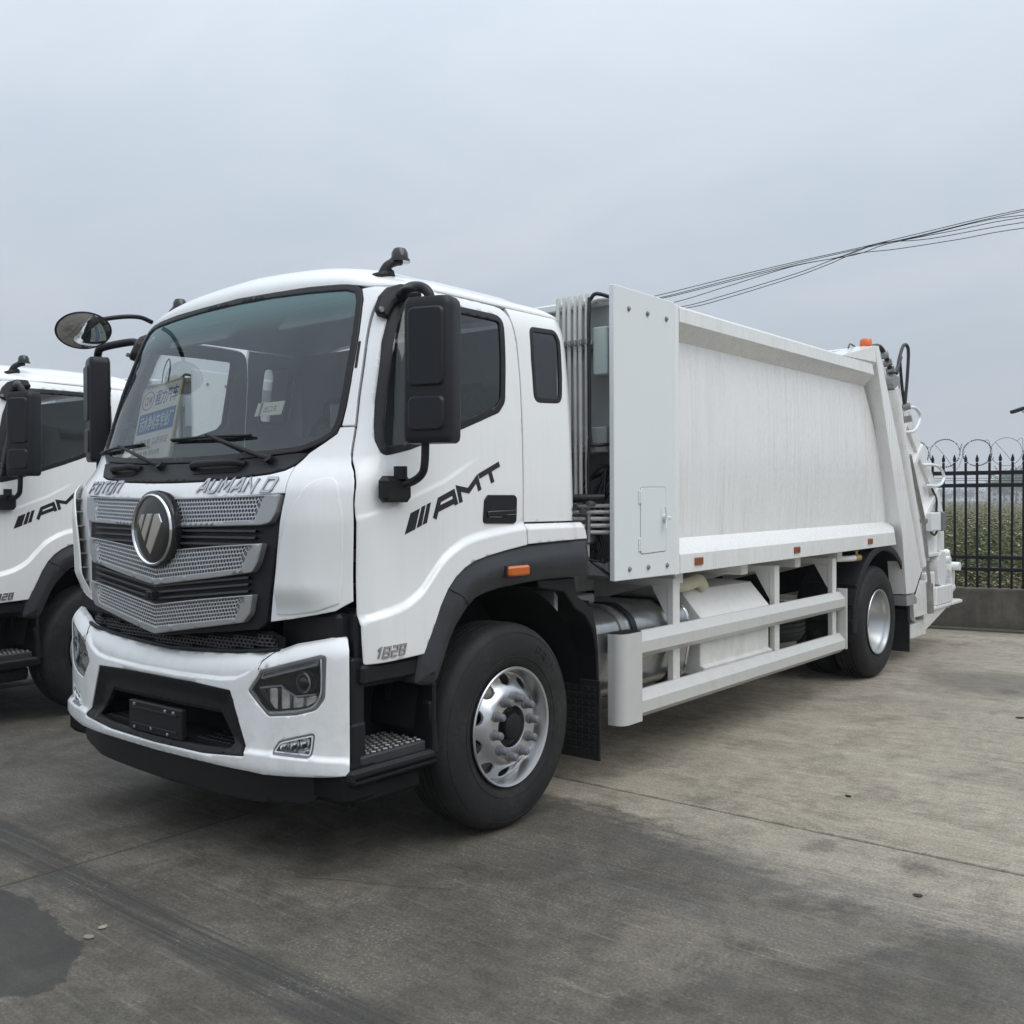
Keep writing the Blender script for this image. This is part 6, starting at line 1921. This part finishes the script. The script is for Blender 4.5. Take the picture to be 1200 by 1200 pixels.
# bin lifter at the bottom
lf = MB()
lf.cyl((.55, 7.72, .88), (1.12, 7.72, .88), .19, 24); lf.box((1.0, 7.72, .60), (.30, .62, .20), bev=.008)
lf.box((1.05, 7.30, .66), (.14, .30, .42), bev=.01)
lifter = lf.build('bin_lifter', BODYW, truck, 30)
lf = MB()
lf.prism([(7.70, 1.00), (8.05, 1.02), (8.36, .93), (8.46, .80), (8.44, .60), (8.32, .58), (8.30, .76), (8.20, .84), (7.9, .86), (7.7, .80)], lambda u, v, d: Vector((d, u, v)), .95, 1.06, 0, .008)
lf.box((1.0, 8.15, 1.02), (.16, .10, .12), rot=Matrix.Rotation(.4, 3, 'X'), bev=.02); lf.cyl((.9, 8.36, .88), (1.14, 8.36, .88), .05, 14); lf.cyl((.9, 8.0, .97), (1.13, 8.0, .97), .045, 14)
lf.build('lifter_arm', BODYW, lifter, 30)
lf = MB(); lf.cyl((1.0, 8.02, .56), (1.0, 8.44, .63), .07, 16); lf.cyl((1.0, 7.9, .54), (1.0, 8.05, .565), .045, 12); lf.build('lifter_ram', BODYW, lifter, 40)
lf = MB(); lf.prism([(7.95, .50), (8.05, .58), (8.14, .52), (8.06, .42)], lambda u, v, d: Vector((d, u, v)), .90, 1.10); lf.box((1.0, 7.5, .50), (.2, .3, .12), bev=.01); lf.build('lifter_bracket', BODYW, lifter, 20)
st = MB(); st.box((.86, 7.72, .475), (.58, 1.40, .035), bev=.006)
for k in range(16): st.box((.86, 7.08+.085*k, .495), (.56, .02, .012), bev=.002)
fb_ = st.build('foot_board', BODYW, truck, 20)
st = MB(); st.box((1.04, 6.80, .30), (.20, .50, .15), bev=.01); st.tube([(1.10, 6.62, .48), (1.10, 6.82, .37), (1.10, 7.0, .37)], .024, 8); st.prism([(7.0, .255), (7.0, .455), (7.9, .455), (7.35, .33)], lambda u, v, d: Vector((d, u, v)), .95, 1.13); st.build('board_support', FRAMEW, fb_, 20)
tg = MB(); tg.box((0, 6.70, .44), (1.8, .16, .18), bev=.01); tg.build('rear_bumper_bar', FRAMEW, truck)
# ================================================================== things behind the windscreen
SHEETM = pmat('sign_paper', (.84, .83, .74), .55); SIGNY = pmat('sign_edge', (.62, .60, .36), .6); SIGNB = pmat('sign_blue', (.10, .19, .42), .5); SIGNT = pmat('sign_blue_ink', (.12, .17, .36), .6); SIGNR = pmat('sign_red', (.55, .12, .10), .5); SIGNG = pmat('sign_grey_ink', (.30, .30, .31), .6); SIGNW = pmat('sign_white', (.82, .82, .80), .5)
def text_obj(name, s, h, fn, mat, parent, shear=0.0, w=None, d0=0.0, d1=.0008, bold=0.0):
    cu = bpy.data.curves.new(name, 'FONT'); cu.body = s; cu.size = 1.0; cu.resolution_u = 3; cu.extrude = .5; cu.offset = bold
    tmp = bpy.data.objects.new('text_source', cu); COL.objects.link(tmp)
    bpy.context.view_layer.update()
    me = bpy.data.meshes.new_from_object(tmp.evaluated_get(bpy.context.evaluated_depsgraph_get()))
    bpy.data.objects.remove(tmp); bpy.data.curves.remove(cu)
    xs = [v.co.x for v in me.vertices]; ys = [v.co.y for v in me.vertices]
    x0, x1, y0, y1 = min(xs), max(xs), min(ys), max(ys)
    sy = h/(y1-y0); sx = (w/(x1-x0)) if w else sy
    for v in me.vertices:
        u = (v.co.x-x0)*sx; q = (v.co.y-y0)*sy
        v.co = fn(u+shear*q, q, d0+(d1-d0)*(v.co.z+.5))
    me.name = name; me.materials.clear(); me.materials.append(mat)
    o = bpy.data.objects.new(name, me); COL.objects.link(o); o.parent = parent
    return o
# sign board leaning against the windscreen from the dashboard
# corners measured: lower left (-.95,-.93,1.99) lower right (-.42,-.93,1.955), top leaning back
SBL = Vector((-.915, -.880, 1.880)); SBR = Vector((-.355, -.985, 1.905))
sx_ = (SBR-SBL); SW = sx_.length; sx_.normalize()
up_ = Vector((.10, .20, 1)); up_ = (up_-sx_*up_.dot(sx_)).normalized(); sn_ = up_.cross(sx_)*-1
if sn_.y > 0: sn_ = -sn_
SH = .43
sign = empty('sign_board', SBL+sx_*SW/2)
tag(sign, 'white paper sign board with a blue band leaning inside the big truck windscreen', 'sign')
def sgP(u, v, d=0.0): return (SBL-sign.location)+sx_*u+up_*v+sn_*d
mb = MB(); mb.prism([(0, 0), (SW, 0), (SW, SH), (0, SH)], sgP, -.012, 0, 0); mb.build('board', SHEETM, sign, 0)
mb = MB(); mb.prism([(SW+.001, -.002), (SW+.022, -.002), (SW+.022, SH+.002), (SW+.001, SH+.002)], sgP, -.014, .002); mb.prism([(0, SH+.001), (SW, SH+.001), (SW, SH+.010), (0, SH+.010)], sgP, -.014, .002); mb.build('board_edge', SIGNY, sign, 0)
mb = MB(); mb.prism([(.03, .165), (SW-.012, .165), (SW-.012, .285), (.03, .285)], sgP, 0, .0008); mb.build('blue_band', SIGNB, sign, 0)
text_obj('sign_text', '污水净化车专业厂', .088, lambda u, v, d: sgP(.055+u, .181+v, d), SIGNW, sign, 0, SW-.09, .0009, .0018, .008)
text_obj('sign_text', '程力汽车', .090, lambda u, v, d: sgP(.225+u, .318+v, d), SIGNT, sign, .12, SW-.255, 0, .0010, .012)
text_obj('sign_text', 'CLW', .050, lambda u, v, d: sgP(.066+u, .336+v, d), SIGNR, sign, .1, .105, .0, .0010, .01)
mb = MB()
def ring(cu, cv, ru, rv, w_, mat, nm):
    m2 = MB(); vs = []; fs = []
    for k in range(48):
        a = 2*PI*k/48
        for s in (1, 1-w_): vs.append(sgP(cu+ru*s*math.cos(a), cv+rv*s*math.sin(a), .0011))
    fs = [(2*k, 2*((k+1) % 48), 2*((k+1) % 48)+1, 2*k+1) for k in range(48)]
    m2.add(vs, fs); m2.build(nm, mat, sign, 0)
ring(.118, .362, .088, .056, .10, SIGNT, 'logo_oval')
text_obj('sign_text', '厂家直销 品质保证', .042, lambda u, v, d: sgP(.04+u, .088+v, d), SIGNG, sign, .15, SW-.10, 0, .0008, .004)
text_obj('sign_text', '销售热线', .030, lambda u, v, d: sgP(.10+u, .030+v, d), SIGNG, sign, .1, .33, 0, .0008, .004)
mb = MB(); mb.tube([sgP(.26, SH-.005, -.006), sgP(.255, SH+.10, -.004), sgP(.30, SH+.155, -.004), sgP(.345, SH+.10, -.004), sgP(.35, SH-.005, -.006)], .004, 6, smooth=6); mb.build('hanging_loop', STEELD, sign)
# exit card behind the glass
card = empty('windscreen_card', (.49, -.985, 2.10)); tag(card, 'small white card reading 出口车 stuck behind the windscreen, right of the sign board', 'card')
def cdP(u, v, d=0.0): return Vector((u-.10, .06*v*6-d, v-.028))
mb = MB(); mb.prism([(0, 0), (.205, 0), (.205, .066), (0, .066)], cdP, -.002, 0); mb.build('card_sheet', SHEETM, card, 0)
mb = MB(); mb.prism([(.028, .0), (.045, .0), (.045, .066), (.028, .066)], cdP, 0, .0008); mb.build('card_bar', SIGNG, card, 0)
text_obj('card_text', '出口车', .032, lambda u, v, d: cdP(.062+u, .016+v, d), SIGNG, card, 0, .10, 0, .0008, .006)
# dark device on a bracket at the near end of the dashboard
dev = empty('dash_device', (.86, -.80, 1.90)); tag(dev, 'dark device with cables clamped at the driver side of the dashboard', 'device')
mb = MB(); mb.box((0, 0, .16), (.17, .08, .13), rot=Matrix.Rotation(.3, 3, 'Z'), bev=.012); mb.tube([(0, .02, .10), (.02, .02, 0), (.02, .0, -.04)], .014, 8); mb.build('device_case', BLACKG, dev)
mb = MB()
for k in range(5): mb.tube([(-.05+.03*k, -.02, .10), (-.08+.04*k, -.05, .04), (-.04+.02*k, -.03, -.01)], .005, 6, smooth=4)
mb.build('device_cable', HYDRO, dev)

# ================================================================== the neighbouring truck: a copy, parts and sub-parts included
def copy_tree(o, parent=None, skip=()):
    c = o.copy(); COL.objects.link(c)
    if parent is not None:
        c.parent = parent
    for ch in list(o.children):
        if ch.name.split('.')[0] in skip: continue
        copy_tree(ch, c, skip)
    return c
nb = copy_tree(truck, None, ('kerb_mirror',))
NBX, NBY, NBR = -4.58, .23, .09
nb.location = (NBX, NBY, -.045); nb.rotation_euler = (0, 0, NBR)
tag(nb, 'second white truck cut off by the left picture edge, parked beyond the big one', 'garbage truck', 'white garbage trucks parked side by side')
truck['group'] = 'white garbage trucks parked side by side'

# ================================================================== air: thin haze that swallows the far field
hz = MB(); hz.box((0, 250, 9.4), (1700, 2100, 21.2))
hm = bpy.data.materials.new('haze_air'); hm.use_nodes = True
ht_ = NT(hm.node_tree); ht_.n.clear()
pv = ht_.node('ShaderNodeVolumePrincipled'); pv.inputs['Color'].default_value = (.86, .90, .94, 1); pv.inputs['Density'].default_value = .0008; pv.inputs['Anisotropy'].default_value = 0.0
ho = ht_.node('ShaderNodeOutputMaterial'); ht_.l.new(pv.outputs[0], ho.inputs['Volume'])
hzo = mesh_obj('haze', hz.v, hz.f, hm, None, 0); tag(hzo, kind='stuff')
